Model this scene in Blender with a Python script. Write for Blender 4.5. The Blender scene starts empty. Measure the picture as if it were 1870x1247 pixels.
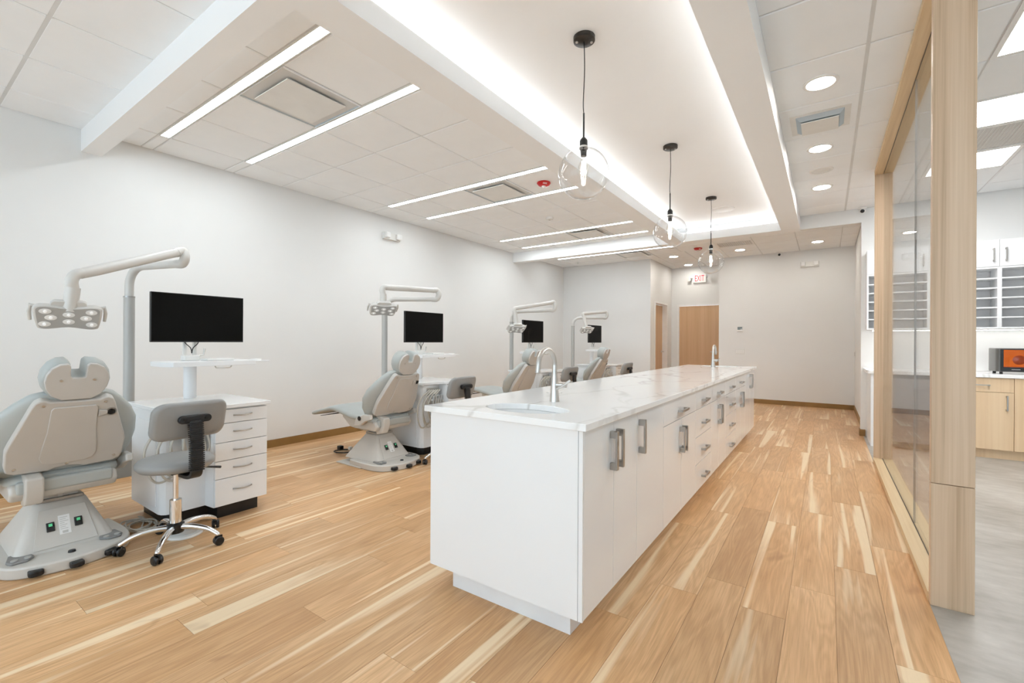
import bpy, bmesh, math, random
from mathutils import Vector, Matrix
R_ = math.radians
random.seed(7)
sc = bpy.context.scene
C = sc.collection

# ---------------------------------------------------------------- camera
FPX, YAW, ROLL, CAMH = 824.79, R_(34.857), R_(0.28), 1.2408
fw = Vector((-math.sin(YAW), math.cos(YAW), 0))
r0 = Vector((math.cos(YAW), math.sin(YAW), 0)); u0 = Vector((0, 0, 1))
rt = r0 * math.cos(ROLL) + u0 * math.sin(ROLL)
up = -r0 * math.sin(ROLL) + u0 * math.cos(ROLL)
cam = bpy.data.cameras.new('camera'); camo = bpy.data.objects.new('camera', cam); C.objects.link(camo)
cam.sensor_width = 36; cam.lens = FPX / 1870 * 36; cam.clip_start = .02; cam.clip_end = 200
m = Matrix.Identity(4)
for i in range(3):
    m[i][0] = rt[i]; m[i][1] = up[i]; m[i][2] = -fw[i]
m.translation = (0, 0, CAMH)
camo.matrix_world = m
sc.camera = camo

# ---------------------------------------------------------------- world (daylight reaching the shop front behind the camera) and exposure
w = bpy.data.worlds.new('world'); sc.world = w; w.use_nodes = True
bg = w.node_tree.nodes['Background']
bg.inputs[0].default_value = (.74, .88, 1.0, 1); bg.inputs[1].default_value = 2.5
sc.view_settings.view_transform = 'Standard'; sc.view_settings.look = 'None'
sc.view_settings.gamma = 1; sc.view_settings.use_curve_mapping = False
sc.view_settings.exposure = 0.68
try:
    sc.cycles.use_light_tree = False; sc.cycles.diffuse_bounces = 5; sc.cycles.glossy_bounces = 4; sc.cycles.max_bounces = 8; sc.cycles.transparent_max_bounces = 24
    sc.cycles.caustics_reflective = False; sc.cycles.caustics_refractive = False
    sc.cycles.sample_clamp_indirect = 6; sc.cycles.adaptive_threshold = .07; sc.cycles.adaptive_min_samples = 12
except Exception:
    pass
E_LIN, E_COVE, E_DOWN, E_TROF, E_BULB, E_UNDER = 20.0, 28.0, 48.0, 17.0, 40.0, 12.0   # lamp radiances

# ---------------------------------------------------------------- materials
MAT = {}
def nn(nt, t, **k):
    n = nt.nodes.new(t)
    for a, b in k.items(): setattr(n, a, b)
    return n
def ramp(nt, fac, stops):
    r = nn(nt, 'ShaderNodeValToRGB'); e = r.color_ramp.elements
    while len(e) < len(stops): e.new(.5)
    for i, (p, c) in enumerate(stops):
        e[i].position = p; e[i].color = (*c, 1) if len(c) == 3 else c
    nt.links.new(fac, r.inputs[0]); return r.outputs[0]
def mixc(nt, f, a, b, mode='MIX'):
    x = nn(nt, 'ShaderNodeMix', data_type='RGBA', blend_type=mode)
    for s, v in ((x.inputs[0], f), (x.inputs[6], a), (x.inputs[7], b)):
        if hasattr(v, 'is_output'): nt.links.new(v, s)
        elif isinstance(v, (int, float)): s.default_value = v
        else: s.default_value = (*v, 1)
    return x.outputs[2]
def math_(nt, op, a, b=0.0, clamp=False):
    x = nn(nt, 'ShaderNodeMath', operation=op, use_clamp=clamp)
    for s, v in ((x.inputs[0], a), (x.inputs[1], b)):
        if hasattr(v, 'is_output'): nt.links.new(v, s)
        else: s.default_value = v
    return x.outputs[0]
def base(name):
    mt = bpy.data.materials.new(name); mt.use_nodes = True
    nt = mt.node_tree; b = nt.nodes['Principled BSDF']; MAT[name] = mt
    return mt, nt, b
def mapped(nt, scale, off=None, coord='Object'):
    tc = nn(nt, 'ShaderNodeTexCoord'); mp = nn(nt, 'ShaderNodeMapping')
    nt.links.new(tc.outputs[coord], mp.inputs[0]); mp.inputs[3].default_value = scale
    if off is not None: nt.links.new(off, mp.inputs[1])
    return mp.outputs[0]
def noise(nt, vec, s, det=4, rough=.5, dist=0):
    n = nn(nt, 'ShaderNodeTexNoise'); n.inputs['Scale'].default_value = s; n.inputs['Detail'].default_value = det
    n.inputs['Roughness'].default_value = rough; n.inputs['Distortion'].default_value = dist
    nt.links.new(vec, n.inputs['Vector']); return n.outputs[0]
def plain(name, col, rough=.5, metal=0.0, var=.03, scale=6.0, coat=0.0, bump=0.0, bscale=200.0, spec=.5):
    mt, nt, b = base(name)
    v = mapped(nt, (1, 1, 1)); n = noise(nt, v, scale, 3)
    c = ramp(nt, n, [(.3, tuple(x * (1 - var) for x in col)), (.7, tuple(min(1, x * (1 + var)) for x in col))])
    nt.links.new(c, b.inputs['Base Color'])
    b.inputs['Roughness'].default_value = rough; b.inputs['Metallic'].default_value = metal
    b.inputs['Coat Weight'].default_value = coat; b.inputs['Specular IOR Level'].default_value = spec
    if bump:
        bp = nn(nt, 'ShaderNodeBump'); bp.inputs['Strength'].default_value = bump; bp.inputs['Distance'].default_value = .002
        nt.links.new(noise(nt, v, bscale, 3), bp.inputs['Height']); nt.links.new(bp.outputs[0], b.inputs['Normal'])
    return mt
def emit(name, col, s, back=(.9, .9, .9), sample=True):
    mt, nt, b = base(name)
    if not sample: mt.cycles.emission_sampling = 'NONE'
    b.inputs['Base Color'].default_value = (*back, 1)
    b.inputs['Emission Color'].default_value = (*col, 1); b.inputs['Emission Strength'].default_value = s
    return mt
def thin_glass(name, tint, r0, rg, rough=0.0, power=5.0):
    mt, nt, b = base(name); nt.nodes.remove(b)
    out = [n for n in nt.nodes if n.type == 'OUTPUT_MATERIAL'][0]
    lw = nn(nt, 'ShaderNodeLayerWeight'); lw.inputs[0].default_value = .5
    f = math_(nt, 'POWER', lw.outputs['Facing'], power)
    f = math_(nt, 'MULTIPLY', f, rg); f = math_(nt, 'ADD', f, r0, True)
    tr = nn(nt, 'ShaderNodeBsdfTransparent'); tr.inputs[0].default_value = (*tint, 1)
    gl = nn(nt, 'ShaderNodeBsdfGlossy'); gl.inputs['Roughness'].default_value = rough
    mx = nn(nt, 'ShaderNodeMixShader')
    nt.links.new(f, mx.inputs[0]); nt.links.new(tr.outputs[0], mx.inputs[1]); nt.links.new(gl.outputs[0], mx.inputs[2])
    nt.links.new(mx.outputs[0], out.inputs[0]); return mt
def wood(name, light, mid, dark, axis, fine=70.0, long_=2.0, rough=.45, streak=.5):
    """vertical-grain veneer: fine lines along the given axis plus slow streaks"""
    mt, nt, b = base(name)
    oi = nn(nt, 'ShaderNodeObjectInfo'); cb = nn(nt, 'ShaderNodeCombineXYZ')
    k = math_(nt, 'MULTIPLY', oi.outputs['Random'], 37.0)
    for i in range(3): nt.links.new(k, cb.inputs[i])
    s = [1.0, 1.0, 1.0]; s['xyz'.index(axis)] = long_ / fine
    v = mapped(nt, tuple(s), cb.outputs[0])
    g1 = noise(nt, v, fine, 3, .6); g2 = noise(nt, v, fine * .16, 3, .55, .6)
    g3 = noise(nt, v, fine * .45, 2, .5)
    g = math_(nt, 'ADD', math_(nt, 'MULTIPLY', g2, streak), math_(nt, 'ADD', math_(nt, 'MULTIPLY', g1, .3), math_(nt, 'MULTIPLY', g3, .7 - streak + .0)))
    c = ramp(nt, g, [(.30, dark), (.47, mid), (.66, light)])
    nt.links.new(c, b.inputs['Base Color']); b.inputs['Roughness'].default_value = rough
    bp = nn(nt, 'ShaderNodeBump'); bp.inputs['Strength'].default_value = .08; bp.inputs['Distance'].default_value = .001
    nt.links.new(g1, bp.inputs['Height']); nt.links.new(bp.outputs[0], b.inputs['Normal'])
    return mt
def plank_wood(name):
    mt, nt, b = base(name)
    oi = nn(nt, 'ShaderNodeObjectInfo'); cb = nn(nt, 'ShaderNodeCombineXYZ')
    rnd = oi.outputs['Random']
    nt.links.new(math_(nt, 'MULTIPLY', rnd, 91.0), cb.inputs[0]); nt.links.new(math_(nt, 'MULTIPLY', rnd, 53.0), cb.inputs[1])
    nt.links.new(math_(nt, 'MULTIPLY', rnd, 17.0), cb.inputs[2])
    # slow wobble across the plank
    wob = noise(nt, mapped(nt, (1.0, 1.6, 1.0), cb.outputs[0]), 1.6, 2)
    fig = noise(nt, mapped(nt, (7.0, .75, 1.0), cb.outputs[0]), 1.0, 2, .5, .9)        # broad figure
    rings = math_(nt, 'SINE', math_(nt, 'MULTIPLY', fig, 62.0))
    fine = noise(nt, mapped(nt, (150.0, 5.0, 1.0), cb.outputs[0]), 1.0, 3, .6)
    sap = noise(nt, mapped(nt, (16.0, .45, 1.0), cb.outputs[0]), 1.0, 2, .35, .5)         # sapwood streaks
    tone = noise(nt, mapped(nt, (3.0, .8, 1.0), cb.outputs[0]), 1.0, 2)
    knot = noise(nt, mapped(nt, (9.0, 3.0, 1.0), cb.outputs[0]), 1.0, 1, .4, .6)
    body = ramp(nt, tone, [(.28, (.63, .36, .168)), (.5, (.715, .438, .222)), (.72, (.78, .51, .285))])
    body = mixc(nt, math_(nt, 'MULTIPLY', math_(nt, 'GREATER_THAN', rings, .55), .0), body, (.4, .22, .1))
    body = mixc(nt, math_(nt, 'MULTIPLY', math_(nt, 'MULTIPLY_ADD', rings, .5), .24, True), body, (.36, .17, .065))
    body = mixc(nt, math_(nt, 'MULTIPLY', math_(nt, 'SUBTRACT', fine, .40, True), 1.3, True), body, (.38, .19, .08))
    sapm = ramp(nt, sap, [(.58, (0, 0, 0)), (.67, (1, 1, 1))])
    sapc = mixc(nt, math_(nt, 'MULTIPLY', fine, .35), (.90, .73, .50), (.78, .56, .33))
    col = mixc(nt, math_(nt, 'MULTIPLY', sapm, .85), body, sapc)
    kn = ramp(nt, knot, [(.17, (1, 1, 1)), (.27, (0, 0, 0))])
    col = mixc(nt, math_(nt, 'MULTIPLY', kn, .55), col, (.30, .14, .055))
    hue = nn(nt, 'ShaderNodeHueSaturation'); nt.links.new(col, hue.inputs['Color'])
    nt.links.new(math_(nt, 'ADD', math_(nt, 'MULTIPLY', oi.outputs['Random'], .17), .915), hue.inputs['Value'])
    nt.links.new(hue.outputs[0], b.inputs['Base Color'])
    b.inputs['Roughness'].default_value = .38; b.inputs['Specular IOR Level'].default_value = .35
    bp = nn(nt, 'ShaderNodeBump'); bp.inputs['Strength'].default_value = .06; bp.inputs['Distance'].default_value = .001
    nt.links.new(fine, bp.inputs['Height']); nt.links.new(bp.outputs[0], b.inputs['Normal'])
    return mt
def quartz(name):
    mt, nt, b = base(name)
    v = mapped(nt, (1, 1, 1))
    wn = nn(nt, 'ShaderNodeTexNoise'); wn.inputs['Scale'].default_value = 1.7; wn.inputs['Detail'].default_value = 4
    nt.links.new(v, wn.inputs['Vector'])
    vm = nn(nt, 'ShaderNodeVectorMath', operation='SCALE'); vm.inputs['Scale'].default_value = .75
    nt.links.new(wn.outputs['Color'], vm.inputs[0])
    va = nn(nt, 'ShaderNodeVectorMath', operation='ADD'); nt.links.new(v, va.inputs[0]); nt.links.new(vm.outputs[0], va.inputs[1])
    mp = nn(nt, 'ShaderNodeMapping'); mp.inputs[2].default_value = (0, 0, R_(35)); mp.inputs[3].default_value = (1.9, .62, 1.4)
    nt.links.new(va.outputs[0], mp.inputs[0])
    vo = nn(nt, 'ShaderNodeTexVoronoi', feature='DISTANCE_TO_EDGE'); vo.inputs['Scale'].default_value = 1.25
    nt.links.new(mp.outputs[0], vo.inputs['Vector'])
    vein = ramp(nt, vo.outputs['Distance'], [(.0, (1, 1, 1)), (.012, (.75, .75, .75)), (.04, (0, 0, 0))])
    msk = ramp(nt, noise(nt, v, 1.3, 2), [(.38, (.05, .05, .05)), (.62, (.62, .62, .62))])
    f = mixc(nt, 1.0, vein, msk, 'MULTIPLY')
    c = mixc(nt, f, (.93, .93, .925), (.52, .49, .45))
    nt.links.new(c, b.inputs['Base Color']); b.inputs['Roughness'].default_value = .12
    return mt
def concrete(name):
    mt, nt, b = base(name)
    v = mapped(nt, (1, 1, 1)); n1 = noise(nt, v, 1.6, 6, .62, .5); n2 = noise(nt, mapped(nt, (3, 8, 1)), 2.2, 4)
    g = math_(nt, 'ADD', math_(nt, 'MULTIPLY', n1, .7), math_(nt, 'MULTIPLY', n2, .3))
    c = ramp(nt, g, [(.34, (.32, .29, .25)), (.5, (.43, .40, .36)), (.66, (.54, .51, .465))])
    nt.links.new(c, b.inputs['Base Color']); b.inputs['Roughness'].default_value = .42
    return mt

plain('wall_paint', (.81, .805, .79), .6, var=.012, scale=1.5, bump=.04, bscale=260)
plain('soffit_paint', (.91, .912, .908), .55, var=.01, scale=1.5)
plain('tile_white', (.925, .94, .95), .85, var=.02, scale=3, bump=.10, bscale=420)
plain('grid_white', (.70, .70, .69), .5)
plain('trim_white', (.86, .85, .83), .35)
plain('baseboard_brown', (.30, .165, .05), .5, var=.08)
plain('gloss_white', (.86, .865, .87), .10, var=.008, scale=.8, coat=.3)
plain('satin_white', (.84, .845, .85), .28, var=.01)
plain('seam_dark', (.16, .16, .16), .7)
plain('kick_white', (.80, .81, .82), .3)
plain('nickel', (.43, .405, .375), .32, 1.0, var=.05, scale=40)
plain('steel', (.62, .60, .57), .36, 1.0, var=.04)
plain('chrome', (.80, .80, .81), .06, 1.0, var=.01)
plain('porcelain', (.86, .86, .855), .12)
plain('black_plastic', (.012, .012, .013), .38, var=.1)
plain('screen_black', (.0075, .0072, .0065), .45, var=.02, spec=.06)
plain('black_metal', (.016, .015, .014), .4, .3)
plain('canopy_bronze', (.05, .045, .04), .35, .7)
plain('chair_plastic', (.59, .565, .525), .38, var=.02)
plain('chair_back_plastic', (.565, .54, .505), .36, var=.02)
plain('chair_vinyl', (.435, .46, .447), .42, var=.03, bump=.05, bscale=500)
plain('stool_vinyl', (.285, .283, .275), .42, var=.04, bump=.05, bscale=500)
plain('pole_grey', (.47, .465, .445), .3, .0, var=.01)
plain('arm_white', (.63, .615, .585), .28)
plain('grey_metal', (.40, .39, .37), .35, .6)
plain('pedal_grey', (.24, .24, .235), .5)
plain('lens_grey', (.40, .395, .38), .3)
plain('hose_beige', (.56, .53, .47), .45)
plain('maple_dark_edge', (.40, .27, .14), .6)
plain('red_strobe', (.52, .012, .014), .3)
plain('sign_red', (.75, .02, .06), .5)
plain('sign_white', (.88, .87, .85), .4)
plain('offwhite_plastic', (.80, .79, .76), .4)
plain('plate_grey', (.55, .54, .52), .4)
plain('lcd_grey', (.16, .18, .17), .2)
plain('vent_daylight_blue', (.50, .58, .64), .45, .3)  # vent metal, with the bluish daylight inside the vents put into its colour
plain('grille_grey', (.42, .42, .41), .6)
plain('oven_shell', (.13, .125, .115), .35, .4)
plain('orange_glass', (.55, .105, .004), .08, var=.1, scale=3)
plain('orange_dark', (.26, .035, .003), .2)
plain('shelf_back', (.88, .845, .82), .6)
plain('frame_dark', (.03, .03, .035), .4)
plain('paper_white', (.85, .85, .84), .5)
plain('ink', (.03, .03, .03), .5)
plain('fridge_glass', (.25, .25, .26), .1)
emit('green_lamp', (.12, .8, .35), .25, (.1, .4, .2), False)
emit('lin_lamp', (.885, .957, 1.0), E_LIN)
emit('cove_lamp', (.94, .975, 1.0), E_COVE)
emit('down_lamp', (1.0, .965, .90), E_DOWN)
emit('troffer_lamp', (.97, .985, 1.0), E_TROF)
emit('bulb_lamp', (1.0, .93, .82), E_BULB, sample=False)
emit('under_lamp', (1.0, .97, .92), E_UNDER)
emit('led_lens', (1.0, 1.0, 1.0), .12, (.9, .9, .9), False)  # these lamps are off; the faint emission imitates glints on the lenses
plain('reflector_white', (.80, .80, .79), .12)
thin_glass('pane_glass', (.975, .98, .975), .035, .72)
thin_glass('front_glass', (.97, .98, .98), .04, .5)
thin_glass('globe_glass', (.985, .985, .985), .045, 1.0, power=2.7)
thin_glass('bulb_glass', (.99, .98, .96), .03, .4, power=3)
plank_wood('plank_floor'); quartz('quartz'); concrete('concrete_floor')
wood('oak_v', (.75, .575, .41), (.62, .445, .295), (.40, .26, .15), 'z', 85, 1.1, .45, .5)
wood('oak_y', (.80, .63, .40), (.72, .53, .31), (.58, .40, .22), 'y', 60, 1.3, .45, .5)
wood('oak_end', (.55, .40, .23), (.46, .31, .165), (.36, .23, .115), 'z', 60, 1.3, .5, .5)
wood('maple_v', (.84, .64, .42), (.79, .58, .365), (.70, .49, .29), 'z', 55, 1.0, .38, .5)
wood('door_maple', (.67, .44, .255), (.61, .385, .212), (.53, .32, .165), 'z', 60, 1.0, .4, .5)

# ---------------------------------------------------------------- mesh helpers
class MB:
    def __init__(s): s.v = []; s.f = []
    def add(s, vs, fs):
        o = len(s.v); s.v += [Vector(p) for p in vs]; s.f += [tuple(i + o for i in q) for q in fs]; return s
    def box(s, x0, x1, y0, y1, z0, z1):
        return s.add([(x, y, z) for z in (z0, z1) for y in (y0, y1) for x in (x0, x1)],
                     [(0, 2, 3, 1), (4, 5, 7, 6), (0, 1, 5, 4), (1, 3, 7, 5), (3, 2, 6, 7), (2, 0, 4, 6)])
    def prism(s, poly, axis, a, b):
        mp = {'x': lambda p, t: (t, p[0], p[1]), 'y': lambda p, t: (p[0], t, p[1]), 'z': lambda p, t: (p[0], p[1], t)}[axis]
        n = len(poly)
        return s.add([mp(p, a) for p in poly] + [mp(p, b) for p in poly],
                     [tuple(range(n))[::-1], tuple(range(n, 2 * n))] + [(i, (i + 1) % n, n + (i + 1) % n, n + i) for i in range(n)])
    def loft(s, secs, caps=True):
        n = len(secs[0]); vs = [p for q in secs for p in q]; fs = []
        for k in range(len(secs) - 1):
            for i in range(n):
                j = (i + 1) % n
                fs.append((k * n + i, k * n + j, (k + 1) * n + j, (k + 1) * n + i))
        if caps: fs += [tuple(range(n))[::-1], tuple(range((len(secs) - 1) * n, len(secs) * n))]
        return s.add(vs, fs)
    def tube(s, pts, r, n=10, caps=True):
        P = [Vector(p) for p in pts]; rr = r if isinstance(r, (list, tuple)) else [r] * len(P)
        d = (P[1] - P[0]).normalized(); a = d.orthogonal().normalized(); secs = []
        for i, p in enumerate(P):
            t = (P[min(i + 1, len(P) - 1)] - P[max(i - 1, 0)]).normalized()
            a = (a - t * a.dot(t)); a = a.normalized() if a.length > 1e-6 else t.orthogonal().normalized()
            b = t.cross(a)
            secs.append([p + (a * math.cos(2 * math.pi * k / n) + b * math.sin(2 * math.pi * k / n)) * rr[i] for k in range(n)])
        return s.loft(secs, caps)
    def cyl(s, p0, p1, r, r1=None, n=20): return s.tube([p0, p1], [r, r if r1 is None else r1], n)
    def lathe(s, prof, c=(0, 0, 0), n=28, ax=None):
        q = Vector((0, 0, 1)).rotation_difference(Vector(ax)) if ax else None
        secs = []
        for r, z in prof:
            sec = []
            for k in range(n):
                v = Vector((max(r, 1e-4) * math.cos(2 * math.pi * k / n), max(r, 1e-4) * math.sin(2 * math.pi * k / n), z))
                if q: v = q @ v
                sec.append(v + Vector(c))
            secs.append(sec)
        return s.loft(secs)
    def xf(s, M, start=0):
        for i in range(start, len(s.v)): s.v[i] = M @ s.v[i]
        return s
    def obj(s, name, mat, parent=None, loc=None, bevel=0, seg=2, ang=38, sub=0):
        me = bpy.data.meshes.new(name)
        o = bpy.data.objects.new(name, me)
        if loc is not None:
            l = Vector(loc); vs = [v - l for v in s.v]; o.location = l
        else: vs = s.v
        me.from_pydata([tuple(v) for v in vs], [], s.f)
        bm = bmesh.new(); bm.from_mesh(me); bmesh.ops.recalc_face_normals(bm, faces=bm.faces); bm.to_mesh(me); bm.free()
        me.materials.append(MAT[mat])
        me.polygons.foreach_set('use_smooth', [True] * len(me.polygons))
        if not bevel: me.set_sharp_from_angle(angle=R_(ang))
        C.objects.link(o)
        if parent: o.parent = parent
        if bevel:
            md = o.modifiers.new('bevel', 'BEVEL'); md.width = bevel; md.segments = seg; md.limit_method = 'ANGLE'
            md.angle_limit = R_(35); md.harden_normals = True
        if sub:
            md = o.modifiers.new('sub', 'SUBSURF'); md.levels = sub; md.render_levels = sub
        return o
def tag(o, label, cat, group=None):
    o['label'] = label; o['category'] = cat
    if group: o['group'] = group
    return o
def thing(name, label, cat, loc=(0, 0, 0), rz=0.0, group=None):
    o = bpy.data.objects.new(name, None); C.objects.link(o); o.location = loc; o.rotation_euler = (0, 0, rz)
    o.empty_display_size = .1
    return tag(o, label, cat, group)
def struct(o): o['kind'] = 'structure'; return o
def copy_tree(o, parent=None):
    c = o.copy(); C.objects.link(c); c.parent = parent
    for ch in list(o.children): copy_tree(ch, c)
    return c
def B(*a): return MB().box(*a)
def catmull(P, n=8, closed=False):
    P = [Vector(p) for p in P]; out = []
    N = len(P)
    for i in range(N if closed else N - 1):
        if closed: a, b, c, d = P[(i - 1) % N], P[i], P[(i + 1) % N], P[(i + 2) % N]
        else: a, b, c, d = P[max(i - 1, 0)], P[i], P[i + 1], P[min(i + 2, N - 1)]
        for k in range(n):
            t = k / n
            out.append(.5 * ((2 * b) + (c - a) * t + (2 * a - 5 * b + 4 * c - d) * t * t + (3 * b - a - 3 * c + d) * t ** 3))
    if not closed: out.append(P[-1])
    return out
def rrect(cx, cy, hx, hy, r, n=4):
    o = []
    for sx, sy, a0 in ((1, 1, 0), (-1, 1, 90), (-1, -1, 180), (1, -1, 270)):
        for k in range(n + 1):
            a = R_(a0 + 90 * k / n); o.append((cx + sx * (hx - r) + r * math.cos(a), cy + sy * (hy - r) + r * math.sin(a)))
    return o
def text_mesh(name, body, size, mat, parent, M, ext=.002):
    cu = bpy.data.curves.new(name, 'FONT'); cu.body = body; cu.size = size; cu.extrude = ext; cu.align_x = 'CENTER'; cu.align_y = 'CENTER'
    t = bpy.data.objects.new(name + '_tmp', cu); C.objects.link(t)
    dg = bpy.context.evaluated_depsgraph_get(); me = bpy.data.meshes.new_from_object(t.evaluated_get(dg))
    bpy.data.objects.remove(t); bpy.data.curves.remove(cu)
    me.name = name; me.materials.clear(); me.materials.append(MAT[mat]); me.transform(M)
    o = bpy.data.objects.new(name, me); C.objects.link(o); o.parent = parent; return o

# ================================================================= STRUCTURE
XL, H, ZS = -5.276, 3.049, 2.86
XW = .409            # edge of the plank floor / partition line
YB, YA, YH, YL = 10.5, 9.76, 11.39, 7.65
XR, YF = 4.0, -3.0   # far right wall, shop front behind the camera

# floor: sub-floor slab carrying every plank
floor = struct(MB().box(XL - .1, XW, YF, 11.6, -.12, -.006).box(XW, .50, YL + .02, 11.6, -.12, 0).obj('floor', 'plank_floor'))
struct(B(XW, XR, YF, YL + .02, -.12, 0).obj('floor_concrete', 'concrete_floor'))
PW, PL = .185, 1.245
known = {0: 2.886, 1: 2.45, 2: 2.078, 3: 2.966}
pm = {}
npl = 0
for k in range(31):
    x1 = XW - k * PW; x0 = max(x1 - PW, XL + .002)
    if x1 - x0 < .02: continue
    xm = (x0 + x1) / 2
    ye = YA if xm < -3.14 else (YH if xm < -1.95 else YB)
    y = (known.get(k, random.uniform(0, PL)) % PL) - PL - .6
    while y < ye:
        a, b = max(y, -.55), min(y + PL, ye - .003); y += PL
        if b - a < .05: continue
        key = (round(x1 - x0, 3), round(b - a, 3))
        hx, hy = (x1 - x0) / 2, (b - a) / 2; g = .0006
        o = None
        if key in pm:
            o = bpy.data.objects.new('plank', pm[key]); C.objects.link(o)
        else:
            o = B(-hx + g, hx - g, -hy + g, hy - g, -.006, 0).obj('plank', 'plank_floor'); pm[key] = o.data
        o.location = (xm, (a + b) / 2, 0); o.parent = floor; npl += 1
# edge strip where planks meet concrete
# walls
struct(B(XL - .12, XL, YF, YA + .1, 0, 3.2).obj('wall_left', 'wall_paint'))
struct(B(XL - .12, -3.3, YA, YA + .12, 0, 3.2).obj('wall_alcove', 'wall_paint'))
wb = MB().box(-3.30, -3.14, YA, 10.083, 0, 3.2).box(-3.30, -3.14, 10.999, YH + .1, 0, 3.2).box(-3.30, -3.14, 10.083, 10.999, 2.14, 3.2)
struct(wb.obj('wall_hall', 'wall_paint'))
wb = MB().box(-3.30, -2.975, YH, YH + .12, 0, 3.2).box(-2.035, -1.8, YH, YH + .12, 0, 3.2).box(-2.975, -2.035, YH, YH + .12, 2.135, 3.2)
struct(wb.obj('wall_hall_end', 'wall_paint'))
struct(MB().box(-1.90, .52, YB, YB + .12, 0, 3.2).box(-1.90, -1.78, YB + .12, YH, 0, 3.2).obj('wall_back', 'wall_paint'))
struct(B(.43, .55, YL + .10, YB, 0, 3.2).obj('wall_corridor', 'wall_paint'))
struct(B(.378, XR, YL, YL + .10, 0, 3.2).obj('wall_lab', 'wall_paint'))
struct(B(XR, XR + .12, YF, YL + .1, 0, 3.2).obj('wall_right', 'wall_paint'))
wf = MB().box(XL, XR, YF - .12, YF, 0, .35).box(XL, XR, YF - .12, YF, 2.75, 3.2).box(XL, -4.9, YF - .12, YF, .35, 2.75).box(3.6, XR, YF - .12, YF, .35, 2.75)
struct(wf.obj('wall_front', 'wall_paint'))
wn = struct(MB().box(-4.9, 3.6, YF - .1, YF - .04, .35, .40).obj('window_2', 'frame_dark'))
for i in range(6):
    x = -4.9 + i * 8.5 / 5
    B(x - .03, x + .03, YF - .1, YF - .04, .35, 2.75).obj('mullion', 'frame_dark', wn)
    if i < 5: B(x + .03, x + 1.67, YF - .075, YF - .067, .40, 2.70).obj('pane', 'front_glass', wn)
B(-4.9, 3.6, YF - .1, YF - .04, 2.70, 2.75).obj('window_head', 'frame_dark', wn)
# baseboards
bh, bt = .088, .012
struct(B(XL, XL + bt, YF, YA, 0, bh).obj('baseboard_left', 'baseboard_brown'))
struct(B(XL, -3.14, YA - bt, YA, 0, bh).obj('baseboard_alcove', 'baseboard_brown'))
struct(MB().box(-3.14, -3.14 + bt, YA - bt, 10.03, 0, bh).box(-3.14, -3.14 + bt, 11.05, YH, 0, bh).obj('baseboard_hall', 'baseboard_brown'))
struct(MB().box(-1.90, .43, YB - bt, YB, 0, bh).obj('baseboard_back', 'baseboard_brown'))
struct(MB().box(.43 - bt, .43, YL + .1, YB, 0, bh).box(.378 - bt, .43, YL - bt, YL, 0, bh).box(.378 - bt, .378, YL, YL + .1, 0, bh).obj('baseboard_corridor', 'baseboard_brown'))

# ceiling: structural deck with grid and tiles as children
ceiling = struct(B(XL - .1, XR + .1, YF - .1, 11.6, 3.16, 3.3).obj('ceiling', 'tile_white'))
B(XL, XR, YF, -.66, 3.05, 3.16).obj('ceiling_panel', 'tile_white', ceiling)
cells = []
def zone(xs, ys, skip=()):
    for i in range(len(xs) - 1):
        for j in range(len(ys) - 1):
            c = (xs[i], xs[i + 1], ys[j], ys[j + 1])
            xm, ym = (c[0] + c[1]) / 2, (c[2] + c[3]) / 2
            if any(s[0] < xm < s[1] and s[2] < ym < s[3] for s in skip): continue
            cells.append(c)
LX0, LX1 = -4.828, -2.386
LIN = [1.525, 2.236, 4.04, 4.75, 6.565, 7.28, 8.70]
lin_skip = [(LX0, LX1, y - .045, y + .045) for y in LIN]
xa = [XL, -4.83, -4.213, -3.58, -2.943, -2.386, -2.12]
VENTS = [(-3.58, -2.943, 1.572, 2.19), (-3.58, -2.943, 4.083, 4.706), (-3.58, -2.943, 6.61, 7.237), (-3.58, -2.943, 8.743, 9.335)]
zone(xa, [1.19, 1.479, 1.571, 2.19, 2.282, 2.811, 3.446, 3.994, 4.086, 4.704, 4.796, 5.335, 5.97, 6.519, 6.611, 7.234, 7.326, 7.62], lin_skip + VENTS)
zone([XL, -4.845, -4.213, -3.58, -2.943, -2.31, -1.68, -1.05, -.42, .2, .84, 1.475, 2.11, 2.745, 3.38, XR], [-.66, -.05, .59, 1.08], ())
RV = (-.316, .2, 4.1, 4.735)
TRO = [(.84, 1.475, 3.459, 4.1), (.84, 1.475, 4.735, 5.345), (.84, 1.475, 5.985, 6.6)]
GRI = (.84, 1.475, 5.345, 5.985)
zone([-.326, .2, .84, 1.475, 2.11, 2.745, 3.38, XR], [1.08, 1.57, 2.2, 2.836, 3.459, 4.1, 4.735, 5.345, 5.985, 6.6, 7.235, YL], TRO + [GRI])
xb = [XL, -4.83, -4.213, -3.58, -3.14, -2.943, -2.386, -1.90, -1.70, -1.08, -.437, .2, .43]
GRB = (-1.70, -1.08, 8.745, 9.335)
zone([x for x in xb if x not in (-3.14, -1.90)], [7.74, 8.11, 8.655, 8.745, 9.335], lin_skip + VENTS + [GRB])
zone([XL, -4.83, -4.213, -3.58, -3.14], [9.335, YA])
zone([-3.14, -2.943, -2.32, -1.90], [9.335, 9.945, 10.55, YH])
zone([-1.90, -1.70, -1.08, -.437, .2, .43], [9.335, 9.945, YB])
tm = {}
ntile = 0
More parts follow.
